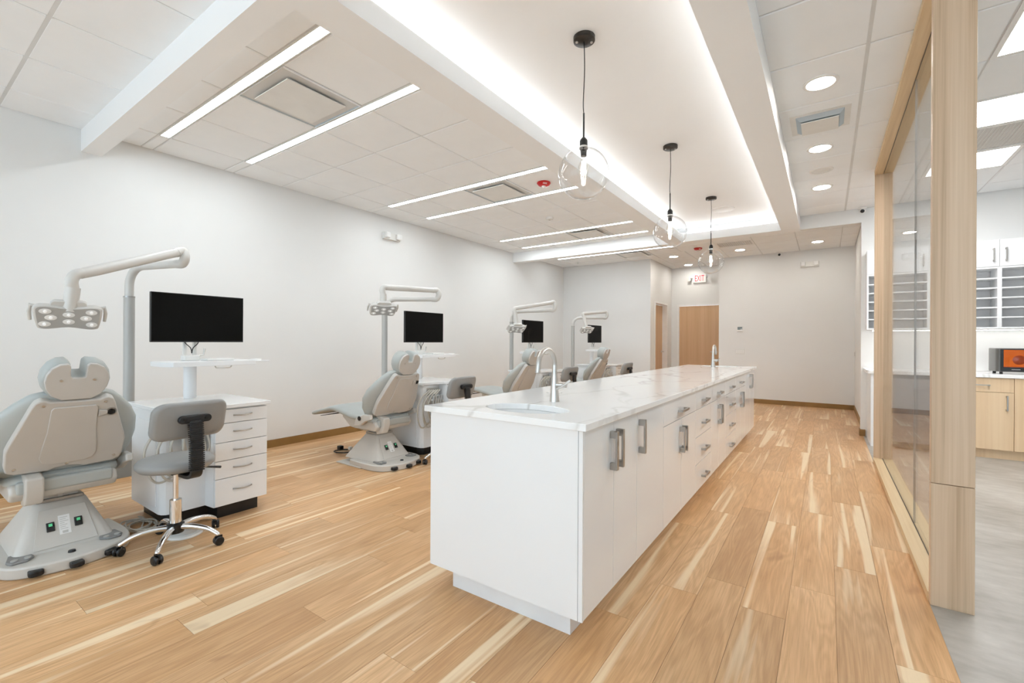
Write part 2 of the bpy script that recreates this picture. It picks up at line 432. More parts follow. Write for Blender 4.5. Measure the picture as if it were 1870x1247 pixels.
for x0, x1, y0, y1 in cells:
    if x1 - x0 < .03 or y1 - y0 < .03: continue
    hx, hy = (x1 - x0) / 2 - .0055, (y1 - y0) / 2 - .0055
    key = (round(hx, 3), round(hy, 3))
    if key in tm: o = bpy.data.objects.new('ceiling_tile', tm[key]); C.objects.link(o)
    else:
        q = MB().loft([[(sx * (hx - e), sy * (hy - e), z) for sx, sy in ((-1, -1), (1, -1), (1, 1), (-1, 1))] for e, z in ((.006, 0), (0, .005), (0, .02))])
        o = q.obj('ceiling_tile', 'tile_white'); tm[key] = o.data
    o.location = ((x0 + x1) / 2, (y0 + y1) / 2, H - .002); o.parent = ceiling; ntile += 1
g = MB()
for a in ((XL, -2.12, 1.1, 7.65), (XL, XR, -.66, 1.10), (-.326, XR, 1.08, YL), (XL, -3.14, 7.7, YA), (-3.14, -1.9, 7.7, YH), (-1.9, .43, 7.7, YB)):
    g.box(a[0], a[1], a[2], a[3], H + .006, H + .012)
g.box(XL, -2.0, .578, .602, H - .001, H + .006)
g.box(.19, .21, 1.1, YL, H - .001, H + .006)
g.obj('ceiling_grid', 'grid_white', ceiling)

# soffits (dropped beams) with the lit cove of the raised tray between them
XS0, XS1, XS2, XS3 = -2.15, -1.92, -.543, -.316
YN0, YN1, YE0, YE1 = 1.066, 1.286, 7.55, 7.76
lip = 2.985
tr = struct(B(XS0, XS1, YN0, YE1, ZS, lip).obj('trim_1', 'soffit_paint'))
B(XS0, XS0 + .02, YN0, YE1, lip, H + .1).obj('soffit_side', 'soffit_paint', tr)
tr = struct(B(XS2, XS3, YN0, YE1, ZS, lip).obj('trim_2', 'soffit_paint'))
B(XS3 - .02, XS3, YN0, YE1, lip, H + .1).obj('soffit_side', 'soffit_paint', tr)
tr = struct(B(XS1, XS2, YE0, YE1, ZS, lip).obj('trim_3', 'soffit_paint'))
B(XS0, XS3, YE1 - .02, YE1, lip, H + .1).obj('soffit_side', 'soffit_paint', tr)
tr = struct(B(XS1, XS2, YN0, YN1, ZS, lip).obj('trim_4', 'soffit_paint'))
B(XS0, XS3, YN0, YN0 + .02, lip, H + .1).obj('soffit_side', 'soffit_paint', tr)
struct(B(XL, XS0, YN0, 1.20, ZS, H + .1).obj('trim_5', 'soffit_paint'))
struct(B(XL, XS0, 7.60, YE1, ZS, H + .1).obj('trim_6', 'soffit_paint'))
struct(B(XS3, .378, YL, YE1, ZS, 3.2).obj('trim_7', 'wall_paint'))
struct(B(XS0 + .02, XS3 - .02, YN0 + .02, YE1 - .02, 3.115, 3.16).obj('ceiling_tray', 'soffit_paint'))
# LED tapes lying in the cove (each tape is a lamp)
def tape(x0, x1, y0, y1, where):
    c = ((x0 + x1) / 2, (y0 + y1) / 2, lip)
    t = thing('led_tape', 'LED tape glowing in the tray cove along the ' + where, 'LED strip', c, 0, 'LED tapes in the ceiling cove')
    B(x0 - c[0], x1 - c[0], y0 - c[1], y1 - c[1], 0, .006).obj('channel', 'trim_white', t)
    e = .006
    B(x0 - c[0] + e, x1 - c[0] - e, y0 - c[1] + e, y1 - c[1] - e, .006, .012).obj('diffuser', 'cove_lamp', t)
tape(-2.07, -2.045, YN1, YE0, 'side above the dental chairs')
tape(-.42, -.395, YN1, YE0, 'side nearer the glass partition')
tape(-1.85, -.60, 7.66, 7.685, 'far short end')
tape(-1.85, -.60, 1.14, 1.165, 'near short end')

# doors
def door(name, leaf, frame, handle, sign=None):
    d = struct(frame.obj(name, 'trim_white'))
    leaf.obj('leaf', 'door_maple', d, bevel=.003)
    h = handle.obj('door_handle', 'steel', d)
    return d
d1 = door('door_1', B(-3.285, -3.243, 10.105, 10.975, .01, 2.11),
          MB().box(-3.305, -3.128, 10.05, 10.095, 0, 2.165).box(-3.305, -3.128, 10.985, 11.03, 0, 2.165).box(-3.305, -3.128, 10.095, 10.985, 2.12, 2.165),
          MB().cyl((-3.243, 10.90, 1.02), (-3.18, 10.90, 1.02), .012).cyl((-3.186, 10.905, 1.02), (-3.186, 10.79, 1.02), .009).cyl((-3.243, 10.90, 1.02), (-3.236, 10.90, 1.02), .028))
d2 = door('door_2', B(-2.955, -2.055, 11.40, 11.44, .01, 2.115),
          MB().box(-3.0, -2.96, 11.375, 11.46, 0, 2.165).box(-2.05, -2.01, 11.375, 11.46, 0, 2.165).box(-2.96, -2.05, 11.375, 11.46, 2.12, 2.165),
          MB().cyl((-2.12, 11.40, 1.02), (-2.12, 11.34, 1.02), .012).cyl((-2.115, 11.346, 1.02), (-2.24, 11.346, 1.02), .009).cyl((-2.12, 11.40, 1.02), (-2.12, 11.394, 1.02), .028))

# glass partition: box of oak boards with panes in its groove
gp = struct(B(.405, .56, 2.94, 6.045, .0, .045).obj('window_1', 'oak_y', bevel=.002))
B(.409, .56, 2.90, 2.94, .581, 3.043).obj('post', 'oak_v', gp, bevel=.002)
B(.409, .56, 2.90, 2.94, .0, .5785).obj('post', 'oak_v', gp, bevel=.002)
B(.409, .56, 6.045, 6.085, .0, 3.043).obj('post', 'oak_v', gp, bevel=.002)
B(.405, .56, 2.94, 6.045, 3.0, 3.043).obj('header', 'oak_y', gp, bevel=.002)
for a, b in ((2.94, 4.0035), (4.0105, 6.045)):
    B(.480, .490, a, b, .045, 3.0).obj('pane', 'pane_glass', gp)
B(.4795, .4905, 4.0055, 4.0085, .045, 3.0).obj('seam_seal', 'pedal_grey', gp)
B(.4775, .4795, 2.94, 6.045, .045, .049).obj('gasket', 'frame_dark', gp)
B(.4775, .4795, 2.94, 6.045, 2.996, 3.0).obj('gasket', 'frame_dark', gp)

# ================================================================= CEILING FIXTURES
def linear_light(y, label):
    t = thing('linear_light', label, 'ceiling light', ((LX0 + LX1) / 2, y, H), 0, 'recessed linear ceiling lights')
    hl = (LX1 - LX0) / 2
    f = MB()
    for s in (-1, 1): f.box(-hl - .006, hl + .006, s * .034 - .004, s * .034 + .004, -.004, .05)
    f.box(-hl - .006, -hl, -.038, .038, -.004, .05).box(hl, hl + .006, -.038, .038, -.004, .05).box(-hl, hl, -.034, .034, .04, .05)
    f.obj('housing', 'trim_white', t)
    B(-hl, hl, -.030, .030, -.002, .008).obj('diffuser', 'lin_lamp', t)
lab = ['linear ceiling light nearest the camera, just beyond the near white beam', 'linear ceiling light just beyond the largest square air vent',
       'linear ceiling light in front of the red alarm strobe', 'linear ceiling light just behind the red alarm strobe',
       'linear ceiling light beyond the smoke detector', 'linear ceiling light right in front of the far white beam', 'linear ceiling light behind the far white beam, the farthest one']
for y, l in zip(LIN, lab): linear_light(y, l)

def plaque_vent(x0, x1, y0, y1, ph, label, plate=True):
    cx, cy = (x0 + x1) / 2, (y0 + y1) / 2
    t = thing('air_vent', label, 'air vent', (cx, cy, H), 0, 'square plaque air vents')
    hx, hy = (x1 - x0) / 2 - .004, (y1 - y0) / 2 - .004
    q = MB(); rings = [(1, 1, 0.0), (None, .055, -.0), (None, .035, .05), (None, .10, .085)]
    secs = []
    secs.append([(sx * hx, sy * hy, -.001) for sx, sy in ((-1, -1), (1, -1), (1, 1), (-1, 1))])
    for e, z in ((ph + .075, -.001), (ph + .05, .02), (ph - .02, .085)):
        secs.append([(sx * e, sy * e, z) for sx, sy in ((-1, -1), (1, -1), (1, 1), (-1, 1))])
    q.loft(secs, caps=False)
    e = ph - .02
    q.add([(-e, -e, .085), (e, -e, .085), (e, e, .085), (-e, e, .085)], [(0, 1, 2, 3)])
    q.obj('cone', 'vent_daylight_blue', t)
    f = MB()
    e = ph + .075
    f.box(-hx, hx, -hy, -e, -.006, .004).box(-hx, hx, e, hy, -.006, .004).box(-hx, -e, -e, e, -.006, .004).box(e, hx, -e, e, -.006, .004)
    f.obj('frame', 'tile_white', t)
    B(-ph, ph, -ph, ph, -.018, -.012).obj('plaque', 'offwhite_plastic', t, bevel=.002)
    for sx in (-1, 1):
        for sy in (-1, 1): MB().cyl((sx * (ph - .06), sy * (ph - .06), -.012), (sx * (ph - .06), sy * (ph - .06), .085), .006, n=8).obj('hanger', 'steel', t)
vl = ['square plaque air vent nearest the camera, between the two nearest linear lights', 'square air vent beside the red alarm strobe',
      'square air vent in front of the far white beam', 'square air vent behind the far white beam']
for v, l in zip(VENTS, vl): plaque_vent(*v, .228, l)
# small plaque vent in the aisle ceiling (surface frame on the tile)
t = thing('air_vent', 'small square air vent between downlights above the aisle', 'air vent', (-.052, 4.435, H), 0)
B(-.20, .20, -.20, .20, -.006, -.002).obj('frame', 'offwhite_plastic', t)
q = MB().loft([[(sx * e, sy * e, z) for sx, sy in ((-1, -1), (1, -1), (1, 1), (-1, 1))] for e, z in ((.16, -.0065), (.13, -.035))]); q.obj('cone', 'vent_daylight_blue', t)
B(-.125, .125, -.125, .125, -.05, -.042).obj('plaque', 'offwhite_plastic', t, bevel=.002)

def downlight(x, y, r, label, on=True, grp='recessed round downlights'):
    t = thing('downlight' if on else 'ceiling_speaker', label, 'downlight' if on else 'speaker', (x, y, H - .002), 0, grp if on else None)
    MB().lathe([(r + .022, 0), (r + .020, -.006), (r, -.008), (r - .004, -.002), (r - .004, 0)], n=36).obj('trim_ring', 'trim_white', t)
    MB().lathe([(0, -.001), (r - .004, -.001), (r - .004, -.004), (0, -.004)], n=36).obj('lens' if on else 'grille', 'down_lamp' if on else 'offwhite_plastic', t)
downlight(-.041, 3.79, .085, 'downlight nearest the camera above the aisle')
downlight(-.057, 5.06, .085, 'downlight just beyond the small air vent above the aisle')
downlight(-.052, 6.34, .085, 'downlight beyond the unlit round ceiling speaker above the aisle')
downlight(-.053, 5.72, .085, 'round white ceiling speaker between two aisle downlights', False)
downlight(-1.391, 9.75, .085, 'downlight behind the farthest pendant, in front of the grey return grille')
downlight(-2.649, 9.74, .085, 'downlight over the hall, beside the far square air vent')
downlight(-2.649, 10.97, .085, 'downlight in the hall just above the EXIT sign')
downlight(-.14, 9.70, .085, 'downlight over the far corridor at the right')
MB().lathe([(.15, 0), (.148, -.006), (.13, -.008), (0, -.008)], n=40).obj('ceiling_speaker', 'trim_white', loc=(0, 0, 0)).location = (-1.202, 6.90, 3.115)
tag(bpy.data.objects['ceiling_speaker.001'] if 'ceiling_speaker.001' in bpy.data.objects else bpy.data.objects['ceiling_speaker'], 'large round white speaker in the tray ceiling by the farthest pendant', 'speaker')

def troffer(c, label):
    t = thing('panel_light', label, 'ceiling light', ((c[0] + c[1]) / 2, (c[2] + c[3]) / 2, H), 0, 'square panel lights over the lab')
    hx, hy = (c[1] - c[0]) / 2 - .004, (c[3] - c[2]) / 2 - .004
    MB().box(-hx, hx, -hy, -hy + .03, -.003, .02).box(-hx, hx, hy - .03, hy, -.003, .02).box(-hx, -hx + .03, -hy + .03, hy - .03, -.003, .02).box(hx - .03, hx, -hy + .03, hy - .03, -.003, .02).obj('frame', 'trim_white', t)
    B(-hx + .03, hx - .03, -hy + .03, hy - .03, 0, .01).obj('diffuser', 'troffer_lamp', t)
for c, l in zip(TRO, ['square panel light nearest the camera over the lab', 'square panel light in front of the slatted grille over the lab', 'square panel light beyond the slatted grille over the lab']): troffer(c, l)
def grille(c, label, n, slatmat, ang):
    cx, cy = (c[0] + c[1]) / 2, (c[2] + c[3]) / 2
    t = thing('return_grille', label, 'air grille', (cx, cy, H))
    hx, hy = (c[1] - c[0]) / 2 - .004, (c[3] - c[2]) / 2 - .004
    MB().box(-hx, hx, -hy, -hy + .025, -.004, .01).box(-hx, hx, hy - .025, hy, -.004, .01).box(-hx, -hx + .025, -hy + .025, hy - .025, -.004, .01).box(hx - .025, hx, -hy + .025, hy - .025, -.004, .01).obj('frame', 'trim_white', t)
    B(-hx + .02, hx - .02, -hy + .02, hy - .02, .03, .034).obj('backing', 'grille_grey', t)
    me = None
    for i in range(n):
        x = -hx + .03 + (2 * hx - .06) * (i + .5) / n
        if me is None:
            o = MB().box(-.0015, .0015, -hy + .025, hy - .025, -.011, .011).xf(Matrix.Rotation(R_(ang), 4, 'Y')).obj('slat', slatmat, t); me = o.data
        else:
            o = bpy.data.objects.new('slat', me); C.objects.link(o); o.parent = t
        o.location = (x, 0, .008)
grille(GRI, 'slatted return grille between two panel lights over the lab', 22, 'trim_white', 35)
grille((-1.70, -1.08, 8.90, 9.335), 'grey return grille in the far ceiling beside the red strobe', 16, 'plate_grey', 40)
B(-1.694, -1.086, 8.75, 8.894, H - .002, H + .018).obj('ceiling_tile', 'tile_white', ceiling)

def strobe(x, y, label, txt=True):
    t = thing('alarm_strobe', label, 'alarm strobe', (x, y, H - .002), 0, 'red ceiling alarm strobes')
    MB().lathe([(.075, 0), (.078, -.012), (.06, -.034), (.03, -.042), (0, -.043)], n=32).obj('body', 'red_strobe', t)
    MB().lathe([(.026, -.038), (.024, -.055), (.012, -.064), (0, -.065)], n=20).obj('lens', 'offwhite_plastic', t)
    if txt:
        M = Matrix.Translation((.045, -.048, -.031)) @ Matrix.Rotation(R_(45), 4, 'Z') @ Matrix.Rotation(R_(116), 4, 'X')
        text_mesh('lettering', 'FIRE', .026, 'sign_white', t, M, .001)
strobe(-2.643, 4.41, 'red alarm strobe between two linear lights, beside the nearest pendant globe')
strobe(-2.03, 9.14, 'red alarm strobe far back, beside the farthest pendant')
t = thing('smoke_detector', 'small round white smoke detector on the ceiling tiles', 'smoke detector', (-3.314, 5.70, H - .002))
MB().lathe([(.055, 0), (.056, -.012), (.05, -.03), (.03, -.036), (0, -.036)], n=30).obj('body', 'offwhite_plastic', t)
MB().lathe([(.014, -.035), (.012, -.042), (0, -.042)], n=16).obj('sensor', 'plate_grey', t)
t = thing('sprinkler_head', 'tiny ceiling sprinkler head behind the far beam', 'sprinkler', (-4.62, 9.22, H - .002))
MB().lathe([(.03, 0), (.03, -.004), (.012, -.008), (0, -.008)], n=20).obj('escutcheon', 'trim_white', t)
MB().cyl((0, 0, -.008), (0, 0, -.04), .006, n=8).lathe([(.016, -.04), (.016, -.043), (0, -.043)], n=16).obj('deflector', 'steel', t)
def dome_cam(loc, d, label):
    t = thing('security_camera', label, 'security camera', loc, 0, 'small security cameras')
    MB().lathe([(.045, 0), (.046, -.012), (.04, -.02), (0, -.02)], n=24).obj('mount', 'trim_white', t)
    c = Vector((0, 0, -.045)); d = Vector(d).normalized()
    MB().lathe([(.034 * math.cos(a), .034 * math.sin(a)) for a in [R_(-90 + 180 * k / 10) for k in range(11)]], c=c, n=20).obj('ball', 'trim_white', t)
    MB().lathe([(.0, .034), (.018, .030), (.023, .026), (.023, .012), (0, .012)][::-1], c=c + d * .006, n=20, ax=d).obj('lens', 'black_plastic', t)
dome_cam((-.78, 10.42, H - .004), (.1, -1, -.35), 'tiny black-eyed security camera at the top of the far wall')
dome_cam((.388, 7.58, H - .004), (-.2, -1, -.4), 'white security camera with black lens above the corridor opening')

# pendants
def pendant(x, y, zg, label):
    t = thing('pendant_light', label, 'pendant light', (x, y, 3.115), 0, 'clear glass globe pendants over the island')
    zz = zg - 3.115; top = zz + .152
    MB().lathe([(0, 0), (.066, 0), (.066, -.024), (.060, -.028), (0, -.028)], n=36).obj('canopy', 'canopy_bronze', t)
    s = MB()
    for a in (.6, 3.74): s.lathe([(.008, -.028), (.008, -.034), (0, -.035)], c=(.045 * math.cos(a), .045 * math.sin(a), 0), n=10)
    s.obj('screw', 'steel', t)
    P = catmull([(0, 0, -.028), (.003, .002, -.2), (-.003, -.001, -.4), (0, 0, top + .22)], 6)
    MB().tube(P, .0032, 8).obj('cord', 'black_plastic', t)
    MB().tube([(0, 0, top + .22), (0, 0, top + .065)], .0055, 10).obj('stem', 'black_metal', t)
    so = MB().lathe([(0, top + .072), (.010, top + .070), (.020, top + .058), (.024, top + .050), (.024, top + .02), (.026, top + .018), (.026, top - .002), (.020, top - .004), (.018, top - .045), (0, top - .046)], n=24).obj('socket', 'black_metal', t)
    MB().lathe([(.0265, top + .016), (.0265, top + .004)], n=24).obj('socket_band', 'steel', so)
    prof = []
    for k in range(25):
        a = R_(9.5 + (180 - 9.5) * k / 24); prof.append((.155 * math.sin(a), zz + .155 * math.cos(a)))
    q = MB(); n = 40
    secs = [[(max(r, 1e-4) * math.cos(2 * math.pi * i / n), max(r, 1e-4) * math.sin(2 * math.pi * i / n), z) for i in range(n)] for r, z in prof]
    q.loft(secs, caps=False); q.obj('globe', 'globe_glass', t)
    # long filament bulb
    b0 = top - .045
    bp = [(.012, b0), (.016, b0 - .02), (.030, b0 - .06), (.033, b0 - .085), (.028, b0 - .11), (.014, b0 - .13), (0, b0 - .134)]
    bo = MB().lathe(bp, n=20).obj('bulb', 'bulb_glass', t)
    f = MB()
    for k in range(4):
        a = k * math.pi / 2 + .4
        f.tube([(.008 * math.cos(a), .008 * math.sin(a), b0 - .03), (.014 * math.cos(a), .014 * math.sin(a), b0 - .105)], .0035, 6)
    f.obj('filament', 'bulb_lamp', bo)
pendant(-1.232, 2.53, 2.275, 'glass globe pendant nearest the camera, the largest of the three')
pendant(-1.232, 4.40, 2.29, 'middle glass globe pendant of the three over the island')
pendant(-1.232, 6.26, 2.283, 'farthest glass globe pendant, in front of the EXIT sign')

# ================================================================= WALL FIXTURES
def emergency(name, M, label):
    t = bpy.data.objects.new(name, None); C.objects.link(t); t.matrix_world = M; tag(t, label, 'emergency light', 'emergency twin lights')
    # local: x along wall, -y out of the wall, z up
    B(-.15, .15, -.05, 0, -.05, .05).obj('housing', 'offwhite_plastic', t, bevel=.006)
    for s in (-1, 1):
        hd = MB().box(s * .105 - .038, s * .105 + .038, -.10, -.052, -.035, .045).obj('lamp_head', 'sign_white', t, bevel=.008)
        MB().box(s * .105 - .028, s * .105 + .028, -.104, -.1005, -.024, .034).obj('lens', 'paper_white', hd)
emergency('emergency_light', Matrix.Translation((-.275, YB, 2.766)), 'white twin-head emergency light high on the far back wall')
emergency('emergency_light', Matrix.Translation((XL, 4.425, 2.768)) @ Matrix.Rotation(R_(90), 4, 'Z'), 'white twin-head emergency light high on the long left wall')
t = thing('exit_sign', 'white EXIT sign with red letters above the far wooden door', 'exit sign', (-2.483, YH, 2.757))
B(-.15, .15, -.05, 0, -.095, .095).obj('housing', 'sign_white', t, bevel=.008)
o = text_mesh('lettering', 'EXIT', .175, 'sign_red', t, Matrix.Translation((0, -.0525, 0)) @ Matrix.Rotation(R_(90), 4, 'X') @ Matrix.Diagonal((.60, 1.15, 1, 1)), .0015)
for s in (-1, 1):
    MB().tube([(s * .14, -.025, .02), (s * .19, -.04, .03)], .012, 8).obj('arm', 'plate_grey', t)
    MB().cyl((s * .215, -.03, 0), (s * .225, -.10, -.01), .034, .044, 18).obj('lamp_head', 'offwhite_plastic', t)
t = thing('thermostat', 'small white thermostat with grey screen on the far wall', 'thermostat', (-1.489, YB, 1.53))
B(-.058, .058, -.026, 0, -.055, .055).obj('body', 'sign_white', t, bevel=.006)
B(-.045, .045, -.028, -.0265, -.022, .04).obj('screen', 'lcd_grey', t)
B(.012, .042, -.0295, -.0285, -.018, .0).obj('logo_patch', 'plate_grey', t)
t = thing('light_switch', 'four-gang white switch plate below the thermostat', 'light switch', (-1.487, YB, 1.055))
B(-.085, .085, -.008, 0, -.056, .056).obj('plate', 'offwhite_plastic', t, bevel=.003)
for i in range(4): B(-.072 + i * .039, -.045 + i * .039, -.013, -.0082, -.034, .034).obj('rocker', 'sign_white', t, bevel=.002)
t = thing('wall_outlet', 'white two-gang wall plate on the corridor wall near the far corner', 'wall plate', (.43, 10.3, 1.04))
B(-.008, 0, -.09, .09, -.06, .06).obj('plate', 'offwhite_plastic', t, bevel=.003)
for s in (-1, 1): B(-.012, -.0082, s * .043 - .02, s * .043 + .02, -.036, .036).obj('rocker', 'plate_grey', t, bevel=.002)
t = thing('room_sign', 'small white pictogram plate on the recessed wooden door', 'door sign', (-3.243, 10.30, 1.50))
B(0, .006, -.08, .08, .0, .14).obj('plate', 'sign_white', t, bevel=.002)
MB().lathe([(.015, 0), (.015, .002), (0, .002)], c=(.006, 0, .115), n=14, ax=(1, 0, 0)).box(.006, .008, -.022, .022, .05, .095).box(.006, .008, -.018, -.004, .015, .05).box(.006, .008, .004, .018, .015, .05).obj('pictogram', 'ink', t)
B(0, .006, -.08, .08, -.075, -.015).obj('lower_plate', 'sign_white', t, bevel=.002)
B(.006, .0075, -.05, .05, -.052, -.038).obj('text_bar', 'plate_grey', t)

# ================================================================= ISLAND
FX, CX, ZT, ZB_, KX = -.806, -.779, .914, .104, -.885
def pull_v(parent, y, z0, z1):
    q = MB().box(0, .030, -.010, .010, 0, .032).box(0, .030, -.010, .010, z1 - z0 - .032, z1 - z0).box(.026, .036, -.010, .010, 0, z1 - z0)
    o = q.obj('handle', 'nickel', parent, bevel=.0015); o.location = (FX, y, z0); return o
def pull_h(parent, y, z, hw=.085):
    q = MB().box(0, .028, -hw, -hw + .022, -.008, .008).box(0, .028, hw - .022, hw, -.008, .008).box(.024, .034, -hw, hw, -.008, .008)
    o = q.obj('handle', 'nickel', parent, bevel=.0015); o.location = (FX, y, z); return o
G = .0018
def front(parent, y0, y1, z0, z1, nm):
    return B(FX - .019, FX, y0 + G, y1 - G, z0 + G, z1 - G).obj(nm, 'gloss_white', parent, bevel=.001)
def unit(y0, y1, kind, label, first=False):
    t = thing('island_cabinet', label, 'cabinet', (0, 0, 0), 0, 'white island cabinets')
    t.location = (0, 0, 0)
    b = MB().box(-1.64, FX - .021, y0 + .0005, y1 - .0005, ZB_ + .001, .70 if kind == 'pair' else ZT - .031)
    b.obj('body', 'satin_white', t)
    top = ZT - .034
    B(-1.661, -1.642, y0 + G, y1 - G, ZB_, top).obj('rear_panel', 'gloss_white', t)
    def dh(d, y): pull_v(d, y, .66, .836)
    ym = (y0 + y1) / 2
    if kind == 'pair':
        d = front(t, y0, ym, ZB_, top, 'door'); pull_v(d, ym - .036, .66, .836)
        d = front(t, ym, y1, ZB_, top, 'door'); pull_v(d, ym + .036, .66, .836)
    elif kind == 'single':
        d = front(t, y0, y1, ZB_, top, 'door'); pull_v(d, y0 + .036, .66, .836)
    elif kind == 'drawerpair':
        d = front(t, y0, y1, .727, top, 'drawer'); pull_h(d, ym, .785)
        d = front(t, y0, ym, ZB_, .727, 'door'); pull_v(d, ym - .034, .505, .675)
        d = front(t, ym, y1, ZB_, .727, 'door'); pull_v(d, ym + .034, .505, .675)
    else:
        for a, b_, h in ((.727, top, .785), (.517, .727, .61), (.31, .517, .40), (ZB_, .31, .19)):
            d = front(t, y0, y1, a, b_, 'drawer'); pull_h(d, ym, h)
    if first:
        B(-1.661, FX - .0215, y0 - .012, y0, ZB_, top).obj('end_panel', 'gloss_white', t)
        B(FX - .019, FX, y0 - .012, y0 - .001, ZB_, top).obj('corner_strip', 'gloss_white', t)
    return t
unit(1.674, 2.297, 'pair', 'two-door island cabinet at the near end, beneath the near sink', True)
unit(2.297, 2.762, 'single', 'single-door tall-handled island cabinet, second from the near end')
unit(2.762, 3.58, 'drawerpair', 'island cabinet with one wide drawer over two doors, nearest of its kind')
unit(3.58, 4.14, 'stack', 'island cabinet with four stacked drawers, nearer of the two drawer stacks')
unit(4.14, 4.80, 'drawerpair', 'island cabinet with drawer over doors, between the two drawer stacks')
unit(4.80, 5.41, 'stack', 'island cabinet with four stacked drawers, farther of the two drawer stacks')
unit(5.41, 6.10, 'drawerpair', 'island cabinet with drawer over doors, beyond both drawer stacks')
unit(6.10, 6.915, 'pair', 'two-door island cabinet at the far end of the island')
tag(B(-1.55, KX, 1.712, 6.86, 0, ZB_).obj('island_plinth', 'kick_white', bevel=.001), 'recessed white plinth under the long island', 'plinth')
# worktop with two oval cut-outs
SK = [(-1.21, 1.86), (-1.21, 6.70)]
top = B(-1.68, CX, 1.633, 6.941, ZT - .030, ZT).obj('island_worktop', 'quartz')
cuts = []
for x, y in SK:
    q = MB().lathe([(1, -.1), (1, .1)], n=48); q.xf(Matrix.Translation((x, y, ZT)) @ Matrix.Diagonal((.225, .138, 1, 1)))
    c = q.obj('cut', 'porcelain'); cuts.append(c)
    md = top.modifiers.new('b', 'BOOLEAN'); md.object = c; md.operation = 'DIFFERENCE'; md.solver = 'EXACT'
dg = bpy.context.evaluated_depsgraph_get(); me = bpy.data.meshes.new_from_object(top.evaluated_get(dg))
top.modifiers.clear(); top.data = me; me.materials.clear(); me.materials.append(MAT['quartz'])
me.polygons.foreach_set('use_smooth', [False] * len(me.polygons)); me.polygons.foreach_set('material_index', [0] * len(me.polygons))
for c in cuts: bpy.data.objects.remove(c)
md = top.modifiers.new('bevel', 'BEVEL'); md.width = .003; md.segments = 2; md.limit_method = 'ANGLE'; md.angle_limit = R_(60)
tag(top, 'long white quartz worktop with grey veins on the island', 'worktop')
def sink(x, y, label):
    t = thing('sink', label, 'sink', (x, y, ZT - .031), 0, 'white oval undermount sinks')
    secs = []
    for k, z in ((1.09, 0), (1.02, 0), (1.0, -.03), (.93, -.09), (.72, -.125), (.3, -.14), (.12, -.142)):
        secs.append([(.225 * k * math.cos(2 * math.pi * i / 40), .138 * k * math.sin(2 * math.pi * i / 40), z) for i in range(40)])
    q = MB().loft(secs, caps=False)
    q.obj('basin', 'porcelain', t, ang=60)
    MB().lathe([(0, -.140), (.026, -.140), (.028, -.145), (0, -.145)], n=20).obj('drain', 'chrome', t)
sink(*SK[0], 'white oval sink at the near end of the island'); sink(*SK[1], 'white oval sink at the far end of the island')
def faucet(x, y, s, label):
    t = thing('faucet', label, 'faucet', (x, y, ZT), 0, 'brushed gooseneck faucets')
    MB().lathe([(0, 0), (.027, 0), (.026, .006), (.022, .06), (.0165, .13), (.0145, .15)], n=24).obj('body', 'steel', t)
    P = [(0, 0, .14), (0, 0, .20)]
    for k in range(13):
        a = math.pi * k / 12; P.append((0, s * (.085 - .085 * math.cos(a)), .20 + .085 * math.sin(a)))
    P.append((0, s * .176, .165))
    MB().tube(P, [.0145, .0135] + [.013] * 13 + [.014], 16).obj('spout', 'steel', t)
    hd = MB().cyl((.012, 0, .092), (.066, -.016 * s, .092), .0155, n=18).obj('valve', 'steel', t)
    MB().tube([(.030, -.030 * s * -1, .070), (.058, .0, .092), (.088, -.016 * s, .118)], [.006, .008, .0065], 12).obj('lever', 'steel', hd)
faucet(-1.222, 2.165, -1, 'brushed steel gooseneck faucet at the near sink')
faucet(-1.235, 6.44, 1, 'brushed steel gooseneck faucet at the far sink')
tag(MB().lathe([(.05, 0), (.048, .003), (0, .0035)], n=30).obj('counter_grommet', 'plate_grey', loc=(0, 0, 0)), 'flat round grey cover set in the worktop behind the near faucet', 'cover').location = (-1.43, 2.53, ZT)

